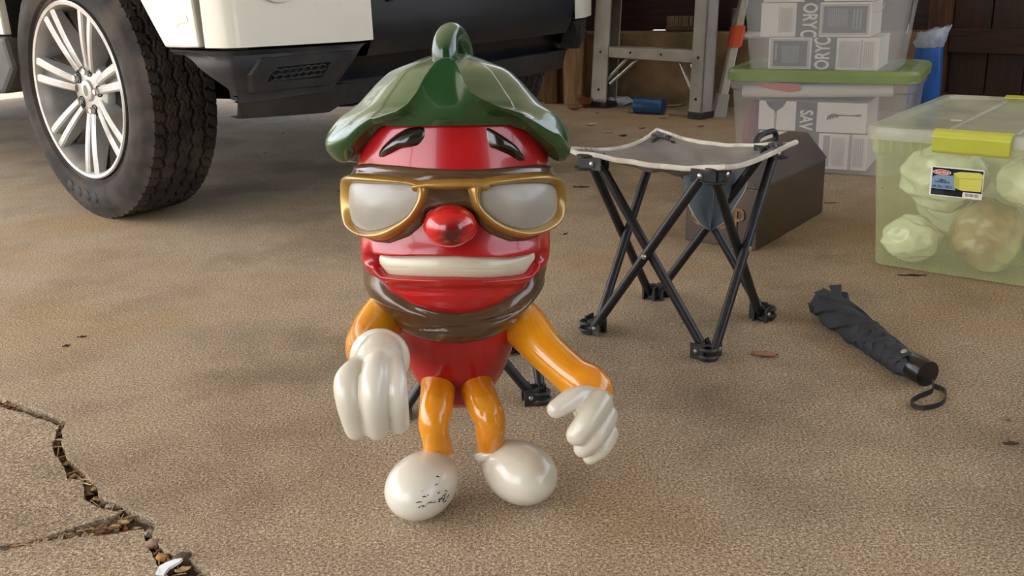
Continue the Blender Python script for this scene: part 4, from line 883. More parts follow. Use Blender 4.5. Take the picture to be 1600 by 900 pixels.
def ltext(s, u, v, size, m, sx=1.): text_mesh(s, size, frame(lq(u, v, .0014), fx, fz), m, tub, sx=sx)
ltext('Sterilite', .23, .20, .0085, labw); ltext('Ultra', .25, .45, .0065, labk); ltext('LATCH BOX', .25, .52, .0055, labk); ltext('66 Qt. / 62 L', .26, .66, .0078, labd)
# bagged contents of the lime box
bagm = mat('bag_plastic', '#eeeee0', '#d8dac4', 12, .16, bump=.6, bs=34, detail=6, coat=.4)
bagp = mat('bagged_pot', '#94694a', '#d0c4a4', 9, .3, bump=1.0, bs=34, detail=6, coat=.4)
def crumple(seed, k=.16): return lambda d: 1+k*noise.noise(d*1.7+V((seed, 0, 0)))+.10*abs(noise.noise(d*4.2+V((0, seed, 0))))+.05*noise.noise(d*9+V((seed, 1, 0)))
def wrap(seed):
    def f(d):
        a = 1+.14*noise.noise(d*1.7+V((seed, 0, 0)))
        for fr_, am in ((1.7, .09), (3.6, .028), (8., .006)): a += am*(.5-abs(noise.noise(d*fr_+V((0, seed, fr_))))*2)
        return a
    return f
for k, (x, y, z, rx, ry, rz, m, lb) in enumerate((
    (-.078, -.172, .195, .092, .080, .070, bagm, 'pale plastic bag of soft things, upper left behind the lime box front'),
    (-.125, -.215, .058, .062, .05, .050, bagm, 'small round bagged bundle in the lower left front of the lime box'),
    (.028, -.195, .085, .074, .062, .075, bagp, 'brown round pot wrapped in clear plastic, lower middle of the lime box'),
    (.115, -.182, .205, .080, .075, .062, bagm, 'crinkled clear bag in the upper right front of the lime box'),
    (.142, -.180, .075, .040, .060, .055, bagm, 'bagged bundle in the lower right front of the lime box'),
    (-.02, -.03, .135, .150, .062, .120, bagm, 'large bagged bundle in the middle of the lime box'),
    (.06, .085, .10, .09, .045, .085, bagm, 'bagged bundle beyond the brown pot in the lime box'),
    (-.02, .195, .11, .13, .055, .09, bagm, 'bagged bundle at the far end of the lime box'))):
    b = MB(); b.blob(LM @ V((x, y, z)), (rx, ry, rz), LM.to_3x3(), 90, 50, fn=wrap(k*3.7)); single(b.build('bagged_bundle', m, shade_all=True), lb, 'bag', 'bundles in the lime box', loc=tuple(LM @ V((x, y, z-rz))))
# lower frosted tote with olive lid
TY = rad(-28); TM, tc_ = base_m((.757, 3.262, 0), TY, .262, .178)
t1 = thing('storage_tote', 'frosted clear tote with olive green lid at the bottom of the stack', 'storage tote', tuple(tc_))
tub1 = tote(t1, TM, .262, .178, .305, .020, .020, clearp, .05)
b = MB(); Lr = [rloop(TM, .286, .202, .055, .290), rloop(TM, .296, .212, .058, .292), rloop(TM, .298, .214, .06, .318), rloop(TM, .290, .206, .058, .328), rloop(TM, .262, .178, .05, .329), rloop(TM, .254, .170, .045, .320)]
b.grid(Lr, True); b.add(Lr[-1], [tuple(range(len(Lr[-1])))]); b.build('lid', glid, t1, angle=35, label='olive green snap-on lid')
# upper frosted tote standing on it
UM = TM @ Matrix.Translation((-.008, -.004, 0))
t2 = thing('storage_tote', 'frosted clear tote holding printed cartons, standing on the olive lid', 'storage tote', (tc_.x, tc_.y, .321))
tub2 = tote(t2, UM, .228, .150, .34, .034, .030, clearp, .05, z0=.3205)
b = MB(); Lr = [rloop(UM, .280, .198, .055, .650), rloop(UM, .292, .21, .058, .655), rloop(UM, .292, .21, .06, .68), rloop(UM, .26, .18, .05, .685)]; b.grid(Lr, True); b.add(Lr[-1], [tuple(range(len(Lr[-1])))]); b.build('lid', glid, t2, angle=35)
stk = mat('sticker_paper', '#cfc4a8', rough=.6); stk2 = mat('sticker_print', '#5b3a20', '#3a4a2a', 50, .6)
b = MB()
def sideq(y, z): return UM @ V((.228+.034*(z-.32)/.34+.002, y, z))
b.add([sideq(-.06, .43), sideq(-.03, .43), sideq(-.03, .56), sideq(-.06, .56)], [(0, 1, 2, 3)], 0); b.add([sideq(-.057, .46)+V((.001, -.0005, 0)), sideq(-.033, .46)+V((.001, -.0005, 0)), sideq(-.033, .55)+V((.001, -.0005, 0)), sideq(-.057, .55)+V((.001, -.0005, 0))], [(0, 1, 2, 3)], 1); b.build('sticker', [stk, stk2], tub2, smooth=False)
b = MB(); ring = [UM @ V((.165+.020*cos(a), -.150-.034*.5*0-.006-.012, .535+.034*sin(a))) for a in [2*pi*k/33 for k in range(33)]]
em = mat('embossed_plastic', '#b4b2b0', rough=.3); b.tube(ring, .0009, 5); b.build('embossed_mark', em, tub2)
# printed cartons
cwh = mat('carton_white', '#dcd6cc', '#d2cbbf', 4, .7); cdk = mat('carton_dark', '#3a3d42', rough=.6); cln = mat('carton_line', '#a8a29a', rough=.7); cgr = mat('carton_grey', '#8b8986', rough=.7)
def carton(M_, x0, x1, y0, z0, z1, dep, label, prints, texts, group):
    c = M_ @ V(((x0+x1)/2, y0+dep/2, z0)); t = thing('cardboard_carton', label, 'carton', tuple(c), group)
    b = MB(); b.hexa([M_ @ V(p) for p in ((x0, y0, z0), (x1, y0, z0), (x1, y0+dep, z0), (x0, y0+dep, z0), (x0, y0, z1), (x1, y0, z1), (x1, y0+dep, z1), (x0, y0+dep, z1))]); bo = b.build('box', cwh, t, smooth=False, bevel=.002)
    def q(u, v, o): return M_ @ V((x0+(x1-x0)*u, y0-o, z0+(z1-z0)*v))
    b = MB()
    for k, pp in enumerate(prints):
        if len(pp) == 5:
            u0, v0, u1, v1, mi = pp; b.add([q(u0, v0, .0008+.0002*k), q(u1, v0, .0008+.0002*k), q(u1, v1, .0008+.0002*k), q(u0, v1, .0008+.0002*k)], [(0, 1, 2, 3)], mi)
        else: b.add([q(u, v, .0008+.0002*k) for u, v in pp[0]], [tuple(range(len(pp[0])))], pp[1])
    b.build('printing', [cdk, cwh, cln, cgr], bo, smooth=False)
    xd = M_.to_3x3() @ V((1, 0, 0)); zd = V((0, 0, 1))
    for s, u, v, size, rot, m, sx in texts:
        r = xd*cos(rad(rot))+zd*sin(rad(rot)); y = -xd*sin(rad(rot))+zd*cos(rad(rot)); text_mesh(s, size, frame(q(u, v, .007), r, y), m, bo, sx=sx, bold=.0012)
lines = lambda u0, u1, v0, v1, n, mi: [(u0+(u1-u0)*k/n, v0, u0+(u1-u0)*(k+.45)/n, v1, mi) for k in range(n)]
carton(UM, -.195, .145, -.128, .425, .530, .22, 'printed carton in the upper tote, upper of the two, dark panel on its right', [(.0+.33, 0, .545, 1, 0), (.555, .06, .98, .95, 2), (.575, .12, .96, .89, 0), (.17, .1, .175, .9, 3)]+lines(.62, .80, .30, .82, 11, 3)+lines(.84, .93, .22, .8, 3, 3)+lines(.19, .30, .15, .85, 8, 2), [('ORY', .452, .62, .062, -90, cwh, .62), ('C', .445, .10, .07, -90, cwh, .5)], 'printed cartons in the upper tote')
carton(UM, -.165, .175, -.130, .324, .423, .22, 'printed carton at the bottom of the upper tote, dark panel on its left', [(.40, 0, .625, 1, 0), (.02, .04, .385, .96, 2), (.045, .10, .36, .90, 0), (.84, .05, .85, .95, 3)]+lines(.13, .29, .2, .74, 10, 3)+lines(.065, .10, .3, .8, 1, 3)+lines(.65, .83, .1, .9, 12, 2)+lines(.87, .96, .1, .9, 5, 2), [('ORY', .51, .40, .062, 90, cwh, .62), ('C', .505, .90, .07, 90, cwh, .5)], 'printed cartons in the upper tote')
carton(UM, -.19, .15, -.126, .532, .63, .22, 'plain white carton at the top of the upper tote', [(.38, 0, .56, 1, 0), (.58, .1, .95, .9, 2)], [], 'printed cartons in the upper tote')
sil = [([(.065+.0, 1.0), (.26, 1.0), (.245, .88), (.225, .78), (.19, .70), (.175, .66), (.17, .0), (.155, .0), (.152, .66), (.13, .71), (.095, .79), (.075, .9)][::-1], 0)]
fork = [([(.64, .44), (.655, .40), (.66, .48), (.675, .42), (.685, .50), (.70, .46), (.71, .53), (.735, .50), (.75, .56), (.86, .57), (.93, .56), (.96, .60), (.94, .64), (.86, .61), (.75, .61), (.715, .64), (.68, .62), (.65, .55)], 0)]
carton(TM, -.190, .150, -.158, .130, .225, .24, 'white carton with dark utensil pictures in the lower tote, on top of another', [(.355, 0, .55, 1, 0)]+sil+fork+[(.157, .0, .168, .6, 2)], [('SAV', .452, .40, .056, -90, cwh, .66)], 'printed cartons in the lower tote')
carton(TM, -.185, .16, -.158, .012, .126, .24, 'white carton with fine print at the bottom of the lower tote', [(.355, 0, .56, 1, 0), (.60, .05, .66, .95, 3), (.83, 0, .86, 1, 3)]+lines(.68, .80, .1, .9, 8, 2)+lines(.88, .97, .1, .9, 5, 2), [], 'printed cartons in the lower tote')
b = MB(); b.tube([TM @ V((-.245, -.150, .252)), TM @ V((.06, -.150, .262)), TM @ V((.22, -.145, .268))], .021, 20); single(b.build('paper_roll', mat('roll_paper', '#d9d2c6', '#cfc7b9', 5, .7)), 'pale roll lying across the top of the lower tote', 'roll', loc=tuple(TM @ V((-.01, -.150, .235))))
b = MB(); b.blob(TM @ V((-.225, -.06, .11)), (.03, .09, .10), TM.to_3x3(), 30, 18, fn=crumple(9)); single(b.build('red_cloth', mat('maroon_cloth', '#8c3a46', '#5d2730', 9, .8), shade_all=True), 'maroon cloth bundle at the left end inside the lower tote', 'cloth', loc=tuple(TM @ V((-.225, -.06, .012))))
b = MB(); b.blob(TM @ V((.02, -.02, .262)), (.17, .10, .024), TM.to_3x3(), 36, 14, fn=crumple(4, .1)); single(b.build('flat_bundle', mat('dark_cloth', '#4a4650', '#6a6468', 9, .8), shade_all=True), 'dark flat bundle under the olive lid behind the pale roll', 'cloth', loc=tuple(TM @ V((.02, -.02, .24))))
b = MB(); red_t = mat('red_card', '#d6453c', '#b7322c', 10, .4); c = TM @ V((-.125, -.170, .292))
b.prism([TM @ V((x, -.176, z)) for x, z in ((-.19, .272), (-.17, .280), (-.10, .284), (-.06, .283), (-.055, .262), (-.09, .256), (-.14, .262))][::-1], TM.to_3x3() @ V((0, .003, 0))); single(b.build('red_packet', red_t, smooth=False), 'red flat packet leaning against the inside of the lower tote near its lid', 'packet', loc=tuple(TM @ V((-.12, -.176, .256))))

# ------------------------------------------------------------------ folded umbrella
ucl = mat('umbrella_cloth', '#26272b', '#33343a', 12, .75, bump=.25, bs=90)
ua, ub = V((0.6050, 1.7850, 0.0300)), V((0.6480, 1.4800, 0.0260)); ud = (ub-ua).normalized()
um = thing('umbrella', 'black folded umbrella lying on the concrete, canopy bundled and wrist strap spread', 'umbrella', tuple(V((ua.x, ua.y, 0)).lerp(V((ub.x, ub.y, 0)), .5)))
us_ = V((-ud.y, ud.x, 0)).normalized(); uu = us_.cross(ud); uu = uu if uu.z > 0 else -uu
b = MB(); rows = []; NL = 110; Lc = (ub-ua).length
def uprof(t): return interp(t, [(0, .021), (.03, .0285), (.10, .0315), (.25, .0300), (.45, .0270), (.62, .0245), (.80, .0225), (.93, .021), (1, .014)])
for i in range(NL+1):
    t = i/NL; c = ua.lerp(ub, t); c.z = .029-.006*t; row = []
    for j in range(72):
        a = 2*pi*j/72; tw_ = a+5.2*t; saw = ((tw_*5/(2*pi)) % 1)
        r = uprof(t)*(1+.26*(saw-.5)*(1-.3*t)+.06*noise.noise(V((cos(a)*1.5, sin(a)*1.5, t*6))))
        if t > .5: r *= 1+.09*(((t*13+.12*sin(a+1)) % 1)-.5)
        p = c+us_*r*cos(a)+uu*r*sin(a); p.z = max(p.z, .001); row.append(p)
    rows.append(row)
b.grid(rows, True, cap0=True, cap1=True); b.f = [f[::-1] for f in b.f]; can = b.build('canopy', ucl, um, angle=50)
b = MB(); rf = random.Random(11)
for k in range(8):     # loose fabric ends at the ferrule end
    a = 2*pi*k/8+.3; e = us_*cos(a)+uu*sin(a); p0 = V((ua.x, ua.y, .029))+ud*.030+e*.022; p1 = V((ua.x, ua.y, .029))-ud*(.010+.016*rf.random())+e*(.020+.008*rf.random()); tn = ud.cross(e)
    q = [p0-tn*.010, p0+tn*.010, p1+tn*.012, p1-tn*.009]; q = [V((p.x, p.y, max(p.z, .002))) for p in q]; b.prism(q, e*.0015)
p0 = V((ua.x, ua.y, .029))+ud*.052+uu*.024; b.prism([p0-us_*.008, p0+us_*.004, p0-ud*.030+uu*.024+us_*.014, p0-ud*.046+uu*.018-us_*.002], us_*.0012+uu*.0005)
b.prism([p0+us_*.012-uu*.003, p0+us_*.020-uu*.006, p0-ud*.018+uu*.012+us_*.022, p0-ud*.026+uu*.012+us_*.012], us_*.0012)
b.build('loose_fold', ucl, can, smooth=False)
b = MB()
for k, t in enumerate((.52, .60, .68, .76, .84, .92)):   # wrapped bands of cloth
    c = ua.lerp(ub, t); c.z = .029-.006*t; r = uprof(t)+.0022; sk = .008
    rows = [[c+ud*(o+sk*cos(2*pi*j/40+k))+us_*(r-dr)*cos(2*pi*j/40)+uu*(r-dr)*sin(2*pi*j/40) for j in range(40)] for o, dr in ((-.009, .004), (-.008, .0005), (.004, .0), (.009, .003))]
    rows = [[V((p.x, p.y, max(p.z, .0012))) for p in r_] for r_ in rows]; b.grid(rows, True)
b.build('wrap_fold', ucl, can)
hM = mat('handle_gloss', '#121213', rough=.28, coat=.3); hd0 = V((0.6460, 1.5180, 0.0240)); hd1 = V((0.6700, 1.4490, 0.0220)); hx = (hd1-hd0).normalized()
b = MB(); b.lathe([(.0, 0), (.019, .0), (.0205, .002), (.0212, .012), (.0222, .014), (.0225, .060), (.0215, .0625), (.0, .0628)], hd0, hx, 32); hnd = b.build('handle', hM, um)
b = MB(); b.lathe([(.0, -.012), (.016, -.012), (.0185, -.006), (.0185, .001), (0, .001)], hd0, hx, 24); b.build('collar', plast, um)
b = MB()
for k in range(7):
    a = 2*pi*k/7; e = us_*cos(a)+uu*sin(a); b.blob(hd0-hx*.006+e*.0185, (.0022, .0022, .0022), None, 8, 6)
b.build('rib_tip', rivm, um, kind='stuff')
pb = hd0+hx*.018+uu*.0205-us_*.010; nb = (uu*.9-us_*.44).normalized(); b = MB(); b.lathe([(.0, .0045), (.0042, .0045), (.0052, .0035), (.0052, -.002)], pb, nb, 18); b.build('push_button', mat('button_metal', '#a8a48f', rough=.35, metal=.6), hnd)
spts = [tuple(hd1+hx*.0-uu*.008), tuple(hd1+hx*.006-uu*.014), (0.6810, 1.4420, 0.0040), (0.6820, 1.4240, 0.0040), (0.6650, 1.3920, 0.0040), (0.6390, 1.3750, 0.0040), (0.6160, 1.3750, 0.0040), (0.6150, 1.3940, 0.0050), (0.6350, 1.4110, 0.0060), (0.6600, 1.4250, 0.0080), tuple(hd1+hx*.004-uu*.012)]
sp = crom(spts, 60); b = MB(); rows = []
for i, p in enumerate(sp):
    p = V(p); lo_ = V((p.x, p.y, max(p.z-.0045, .0006))); hi_ = V((p.x, p.y, max(p.z, .004)+.0045)); q = V(sp[min(i+1, 59)])-V(sp[max(i-1, 0)]); nrm_ = V((-q.y, q.x, 0)).normalized()*.0008
    rows.append([lo_-nrm_, lo_+nrm_, hi_+nrm_, hi_-nrm_])
b.grid(rows, True, cap0=True, cap1=True); b.build('wrist_strap', plast, um, angle=35)

# ------------------------------------------------------------------ ladders and things by the back wall
al = mat('aluminium', '#b7b2a8', '#a49e93', 10, .42, metal=.35, dirt='#8a8072', ds=9, dl=.55, dh=.85); alr = mat('aluminium_side', '#8f8e90', '#807e7e', 10, .45, metal=.4); alb = mat('bright_brace', '#d8d5cc', rough=.25, metal=.8)
LA, LB = V((0.4650, 4.8170, 0.0000)), V((0.8500, 4.3520, 0.0000)); lu = (LB-LA).normalized(); lw = V((-lu.y, lu.x, 0)); lw = lw if lw.y > 0 else -lw
lad = thing('step_ladder', 'aluminium step ladder standing open against the back wall with black rubber feet', 'ladder', tuple((LA+LB)/2))
Wl = (LB-LA).length; lean = .11
def lp_(s, d, z): return LA+lu*s+lw*(d+z*lean)+V((0, 0, z))
def rail(s0, s1, name, web_in):
    k = .045
    b = MB(); H_ = 1.7
    sh = lambda z: .03*z*(-1 if s0 < .3 else -1.6)
    for (a0, a1, d0, d1) in ((s0, s1, -.012, -.004), ((s0, s0+.006) if web_in < 0 else (s1-.006, s1), -.012, .065) and ((s0, s0+.006, -.012, .065) if web_in < 0 else (s1-.006, s1, -.012, .065)), (s0, s1, .058, .065)):
        b.hexa([lp_(a0+sh(z), d, z) if False else lp_(a, d, z) for z in (.022, H_) for a, d in ((a0+sh(z), d0), (a1+sh(z), d0), (a1+sh(z), d1), (a0+sh(z), d1))])
    o = b.build('rail', al, lad, smooth=False)
    b = MB(); b.hexa([lp_(a, d, z) for z in (.0, .03) for a, d in ((s0-.004, -.018), (s1+.004, -.018), (s1+.004, .072), (s0-.004, .072))]); b.build('foot', plast, o, smooth=False, bevel=.004)
    b = MB()
    for z in (.085, .262, .55): b.lathe([(0, .003), (.006, .003), (.007, 0)], lp_((s0+s1)/2+sh(z), -.012, z), -lw, 10)
    b.build('rivet', plast, o, kind='stuff')
rail(-.066, .035, 'rail', -1); rail(Wl-.05, Wl+.02, 'rail', 1)
for z in (.288, .58, .87, 1.16):
    b = MB(); e = .05*z
    b.hexa([lp_(s, d, zz) for zz in (z-.05, z) for s, d in ((-.0+e*0+.02, -.010), (Wl-.045, -.010), (Wl-.045, -.002), (.02, -.002))]); b.hexa([lp_(s, d, zz) for zz in (z-.006, z) for s, d in ((.02, -.010), (Wl-.045, -.010), (Wl-.045, .075), (.02, .075))])
    o = b.build('step', al, lad, smooth=False, bevel=.003)
    b = MB()
    for s in (.17, .36): b.lathe([(0, .003), (.005, .003), (.006, 0)], lp_(s, -.010, z-.022), -lw, 10)
    b.build('rivet', plast, o, kind='stuff')
b = MB()
for s0, s1 in ((.0, .13), (.045, .20)): b = MB(); b.tube([lp_(s0, .0, .115), lp_(s1, .03, .245)], .008, 8); b.build('brace', alb, lad)
for s0, s1 in ((Wl-.04, Wl-.17), (Wl-.01, Wl-.10)): b = MB(); b.tube([lp_(s0, .0, .095), lp_(s1, .03, .245)], .008, 8); b.build('brace', alb, lad)
BR_ = [V((1.0030, 4.8000, 0.0000)), V((0.6000, 5.1740, 0.0000))]
for k, p in enumerate(BR_):
    b = MB(); q = p-lw*.55+V((0, 0, 1.75)); q = p+V((0, 0, 1.75))-lw*.25; e1 = lu*.018; e2 = lw*.012
    b.hexa([p-e1-e2+V((0, 0, .02)), p+e1-e2+V((0, 0, .02)), p+e1+e2+V((0, 0, .02)), p-e1+e2+V((0, 0, .02)), q-e1-e2, q+e1-e2, q+e1+e2, q-e1+e2]); o = b.build('back_rail', alr if k else al, lad, smooth=False)
    b = MB(); b.box(p+V((0, 0, .014)), (.05, .04, .028)); b.build('foot', plast, o, smooth=False, bevel=.004)
b = MB(); b.tube([BR_[0]-lw*.143+V((0, 0, 1.0)), BR_[1]-lw*.143+V((0, 0, 1.0))], .012, 8); b.build('back_brace', al, lad)
# second, folded multi position ladder with orange joint
m0 = V((0.9460, 4.4080, 0.0000)); mtop = V((1.0970, 4.6500, 0.4880)); l2 = thing('folding_ladder', 'folded aluminium ladder with an orange hinge leaning behind the stacked totes', 'ladder', tuple(m0))
md = (mtop-m0).normalized(); mtop = m0+md*1.3
l2w = V((.9, -.25, 0)).normalized()
for k, off in enumerate((V((0, 0, 0)), l2w*.30+V((0, .03, 0)))):
    b = MB(); a, c = m0+off, mtop+off; e1 = l2w*.016; e2 = V((0, .03, 0)); b.hexa([a-e1-e2, a+e1-e2, a+e1+e2, a-e1+e2, c-e1-e2, c+e1-e2, c+e1+e2, c-e1+e2]); o = b.build('rail', al, l2, smooth=False, bevel=.003)
    b = MB(); f_ = a+md*.05; b.hexa([a-e1*1.8-e2*1.2, a+e1*1.8-e2*1.2, a+e1*1.8+e2*1.2, a-e1*1.8+e2*1.2]+[p+md*.11 for p in (a-e1*1.4-e2*1.1, a+e1*1.4-e2*1.1, a+e1*1.4+e2*1.1, a-e1*1.4+e2*1.1)]); b.build('foot', mat('grey_plastic', '#8b8781', rough=.6), o, smooth=False, bevel=.003)
org = mat('orange_plastic', '#c2481f', rough=.45); tj = (.335)/md.z
pj = m0+md*tj; b = MB(); b.hexa([pj+l2w*x+V((0, y, 0))+md*z for z in (-.055, .055) for x, y in ((-.026, -.04), (.03, -.04), (.03, .04), (-.026, .04))]); b.build('joint', org, l2, smooth=False, bevel=.012, label='orange plastic hinge joint')
b = MB(); b.tube([pj+l2w*.02, pj+l2w*.32], .019, 14); b.build('rung', al, l2)
for dz in (.28, .56): b = MB(); b.tube([pj+md*dz, pj+md*dz+l2w*.3], .016, 14); b.build('rung', al, l2)
# small things by the wall
b = MB(); p0, p1 = V((0.5980, 4.5930, 0.0320)), V((0.7170, 4.5200, 0.0320)); ax = (p1-p0).normalized(); bt_ = mat('blue_tin', '#1f5a8c', '#1a4d7c', 12, .35, dirt='#7c4a4a', ds=22, dl=.58, dh=.75)
b.lathe([(0, 0), (.034, 0), (.036, .003), (.036, .008), (.035, .010), (.035, .135), (.036, .137), (.034, .142), (0, .142)], V((p0.x, p0.y, .037)), ax, 28); single(b.build('blue_can', bt_), 'blue can lying on its side under the step ladder', 'can', loc=(p0.x, p0.y, 0))
wbg = mat('white_film', '#d6dae0', '#aab3c2', 20, .3, bump=.6, bs=60)
c = V((0.5510, 4.8650, 0.0000)); b = MB(); b.blob(c+V((0, 0, .022)), (.07, .04, .024), None, 26, 14, fn=crumple(2, .4)); single(b.build('plastic_scrap', wbg, shade_all=True), 'crumpled white plastic scrap between the ladder foot and the blue can', 'scrap', loc=tuple(c))
c = V((0.5650, 5.1050, 0.0000)); b = MB(); b.box(c+V((0, .02, .02)), (.07, .04, .04), Matrix.Rotation(.4, 3, 'Z')); single(b.build('dark_block', dark, bevel=.006), 'small black block beside the white plastic scrap', 'block', loc=tuple(c))
# broom head on the kerb wall
bs_ = wq(.35, .06, .345); br = thing('brush', 'wooden scrubbing brush lying bristles up on the low concrete wall behind the ladder', 'brush', tuple(bs_))
b = MB(); wbox(b, .29, .53, .03, .09, .347, .372); b.build('wooden_back', mat('brush_wood', '#5f412b', '#4a3120', 12, .7), br, smooth=False, bevel=.006)
b = MB(); rb = random.Random(2)
for i in range(24):
    for j in range(5):
        p = wq(.298+.0098*i, .036+.012*j, .370); b.tube([p, p+V((rb.uniform(-.006, .006), rb.uniform(-.006, .006), .045))], [.0032, .0042], 5)
b.build('bristles', mat('bristle', '#7a5f48', '#8d7259', 40, .9), br, kind='stuff')
c = wq(.63, .05, .345); b = MB(); b.lathe([(0, 0), (.028, 0), (.03, .003), (.030, .098), (.027, .104), (0, .104)], c, (0, 0, 1), 24); tn_ = single(b.build('tin_can', mat('tin_print', '#b9bcc0', '#4a4f57', 22, .35, metal=.3)), 'small silver and black tin standing on the low wall beside the folding ladder', 'can', loc=tuple(c)); ORG[tn_.name] = tuple(c)
c = V((1.7000, 3.9850, 0.0000)); bbm = mat('blue_sack', '#1f63b4', '#184f96', 8, .35, bump=.3, bs=40)
bg = thing('plastic_sack', 'blue plastic sack with clear crumpled top between the totes and the gate', 'bag', tuple(c))
midz = V((1.6320, 3.8600, 0.3210)); b0 = V((1.6440, 3.9000, 0.0610)); b0.z = 0
b = MB(); rows = []
for z, hx_, hy_ in ((.004, .045, .04), (.06, .06, .05), (.16, .062, .05), (.25, .056, .045), (midz.z, .052, .03)):
    ctr = b0.lerp(midz, min(1, max(0, (z-b0.z)/(midz.z-b0.z)))); rows.append([V((ctr.x+.0+hx_*cos(a)*(1+.12*noise.noise(V((cos(a)*2, sin(a)*2, z*12)))), ctr.y+hy_*sin(a), z)) for a in [2*pi*k/28 for k in range(28)]])
b.grid(rows, True, cap0=True); b.build('sack', bbm, bg, shade_all=True)
b = MB(); rows = []
for k, (dz, hx_, hy_, dx) in enumerate(((0, .052, .028, 0), (.02, .060, .035, .0), (.045, .060, .03, .008), (.068, .066, .022, .015))):
    rows.append([V((midz.x+dx+hx_*cos(a)*(1+.15*noise.noise(V((cos(a)*3, sin(a)*3, k)))), midz.y+hy_*sin(a), midz.z+dz+.012*cos(a)*k/3+.008*noise.noise(V((cos(a)*3, sin(a)*3, 5)))) ) for a in [2*pi*q/28 for q in range(28)]])
b.grid(rows, True); b.build('clear_top', mat('clear_film', '#c3ccd8', '#9aa8ba', 25, .15, bump=.6, bs=60, trans=(.3, (1, 1, 1))), bg, shade_all=True)

# ------------------------------------------------------------------ leaves, chips and litter on the slab
lf1 = mat('dry_leaf', '#a37f5c', '#86603d', 30, .8, bump=.2); lf2 = mat('pale_leaf', '#c4a878', '#ab8c5c', 30, .8); lf3 = mat('dark_leaf', '#4b3420', '#332214', 30, .8)
def leaf(p, ln, wd_, yaw, m, label, curl=.25, group=None, cat='leaf', name='dry_leaf'):
    b = MB(); rows = []; p = V(p); d = V((cos(yaw), sin(yaw), 0)); s = V((-d.y, d.x, 0))
    for i in range(9):
        t = i/8; hw = wd_*.5*sin(pi*min(1, t*.96+.02))**.8*(1+.15*sin(t*17+yaw)); row = []
        for k in (-1, -.5, 0, .5, 1): row.append(p+d*ln*(t-.5)+s*hw*k+V((0, 0, .0012+curl*wd_*(k*k*.7+.5*(2*t-1)**2)+.001*sin(t*9+k*3))))
        rows.append(row)
    b.grid(rows); o = b.build(name, m, shade_all=True, mods=[('SOLIDIFY', dict(thickness=.0007, offset=1))]); return single(o, label, cat, group, loc=tuple(p))
leaf((0.4430, 1.6120, 0.0000), .047, .022, -.35, lf1, 'tan curled dry leaf on the concrete below the stool', .2)
leaf((0.3850, 4.8360, 0.0000), .12, .07, 2.0, mat('rust_leaf', '#8a4a26', '#6d3a1d', 20, .8), 'rusty brown curled leaf at the foot of the ladder\'s left rail', .7)
leaf((0.3300, 4.7600, 0.0000), .07, .04, .3, lf1, 'tan leaf scrap left of the rusty brown leaf by the post', .5)
leaf((0.6990, 4.4050, 0.0000), .05, .03, .2, lf2, 'pale yellow leaf on the floor in front of the blue can', .4)
leaf((0.7980, 4.7590, 0.0000), .11, .035, .3, lf2, 'pale strip of leaf lying right of the blue can', .3)
leaf((0.6000, 4.6100, 0.0000), .08, .03, -.4, lf2, 'small yellowish leaf under the ladder step', .4)
leaf((0.3700, 4.2710, 0.0000), .045, .03, .2, mat('white_scrap', '#d6cbb8', rough=.7), 'whitish scrap on the floor right of the green leaf cap', .3, cat='scrap', name='paper_scrap')
leaf((0.4120, 4.0570, 0.0000), .05, .022, .0, lf2, 'pale straw leaf on the floor behind the stool', .2)
leaf((0.4700, 3.9650, 0.0000), .035, .018, .4, lf3, 'dark leaf bit on the floor just behind the stool', .3)
leaf((0.5720, 4.1410, 0.0000), .03, .015, .2, lf1, 'pinkish brown leaf bit beyond the stool\'s back corner', .3)
leaf((0.2280, 3.0350, 0.0000), .05, .012, -.15, lf3, 'dark twig-like leaf on the floor left of the stool', .3)
leaf((0.9180, 2.7250, 0.0000), .045, .010, -.1, lf2, 'thin straw at the right end of the tool box', .2)
leaf((0.8720, 2.0370, 0.0000), .06, .008, -.15, lf3, 'thin dark twig in front of the lime box', .2)
leaf((0.8170, 4.1400, 0.0000), .03, .018, .2, lf1, 'brown leaf bit beyond the stool seat near the lower tote', .3)
leaf((-0.8510, 1.8230, 0.0000), .018, .006, .2, lf3, 'tiny dark leaf fragment on the open concrete at the left', .2)
leaf((-0.8620, 1.7750, 0.0000), .014, .008, .5, lf3, 'tiny dark leaf fragment left of the other on the bare concrete', .2)
leaf((0.7030, 1.2550, 0.0000), .022, .008, -.1, lf3, 'dark leaf fragment near the right edge of the picture', .2)
leaf((1.5170, 3.7540, 0.0000), .02, .004, .6, lf2, 'thin pale straw on the lime box lid', .1) if False else None
rs = random.Random(21)
for k in range(34):
    px = [rs.uniform(-1.4, 1.3), rs.uniform(1.3, 5.0)]
    if (px[0]+.08)**2+(px[1]-1.2)**2 < .12 or px[1] < 1.3: continue
    leaf((px[0], px[1], 0), rs.uniform(.008, .022), rs.uniform(.004, .010), rs.uniform(0, 6), rs.choice((lf1, lf2, lf3)), 'tiny dry leaf crumb scattered on the concrete', .3, 'leaf crumbs on the floor', 'leaf', 'leaf_crumb')
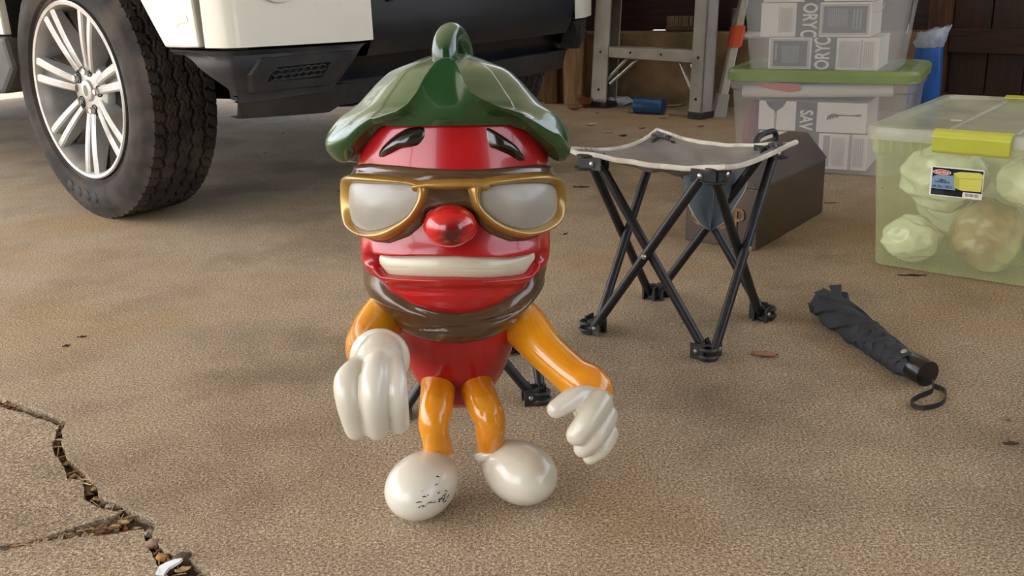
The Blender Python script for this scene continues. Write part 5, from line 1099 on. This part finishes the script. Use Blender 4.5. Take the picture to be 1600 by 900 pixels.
# things lying in the crack
wc = mat('white_flake', '#eef0f0', '#d8dcdf', 60, .6, bump=.4, bs=150)
b = MB(); c = V((-0.4210, 1.0180, 0.0000)); b.prism([c+V(p) for p in ((-.012, -.012, -.004), (-.002, -.014, -.004), (.002, -.003, -.002), (.012, .004, .001), (.014, .010, .001), (.004, .010, .0), (-.006, .006, -.002), (-.012, .001, -.003))], (0, 0, .004)); single(b.build('paint_flake', wc, smooth=False), 'white paint flake lying in the crack at the bottom left', 'flake', loc=tuple(c))
for k, (p, r, m, lb) in enumerate((((-0.4590, 1.0770, -0.0080), .0085, mat('pink_stone', '#9b7f6c', '#7d6454', 60, .9), 'pinkish round pebble in the crack above the white flake'), ((-0.4110, 1.0380, -0.0080), .0105, mat('dark_stone', '#5c4e3e', '#463a2d', 60, .9), 'dark round lump in the crack right of the white flake'), ((-0.4390, 1.0450, -0.0080), .0065, mat('ochre_stone', '#b58a50', '#96703c', 60, .9), 'small ochre piece in the crack just above the white flake'), ((-0.4710, 1.1000, -0.0080), .007, mat('grey_stone', '#8a8178', '#6c645b', 60, .9), 'grey flat pebble in the crack where the branch joins'), ((-0.5500, 1.1700, -0.0080), .006, gstone, 'small tan pebble in the crack above the branch'))):
    b = MB(); b.blob(V(p)+V((0, 0, r*.4)), (r*1.2, r, r*.75), None, 18, 12, fn=crumple(k*2.3, .3)); single(b.build('pebble', m, shade_all=True), lb, 'pebble', loc=tuple(p))
for p, yaw, m, lb in (((-0.4040, 1.0160, -0.0060), .4, lf2, 'pale crumpled leaf in the crack right of the white flake'), ((-0.3580, 1.0140, -0.0060), -.2, lf1, 'pinkish brown leaf at the crack\'s right end'), ((-0.6060, 1.2410, -0.0080), .5, lf2, 'pale leaf flake in the upper bend of the crack'), ((-0.5720, 1.1950, -0.0080), .2, mat('shell_leaf', '#c3ab92', rough=.8), 'cream leaf flake in the middle of the crack'), ((-0.5380, 1.1640, -0.0080), 1.3, lf2, 'small upright straw-coloured leaf where the cracks meet'), ((-0.5270, 1.1200, -0.0080), .3, lf2, 'pale leaf lying in the branch crack')):
    leaf(p, .018, .009, yaw, m, lb, .4)
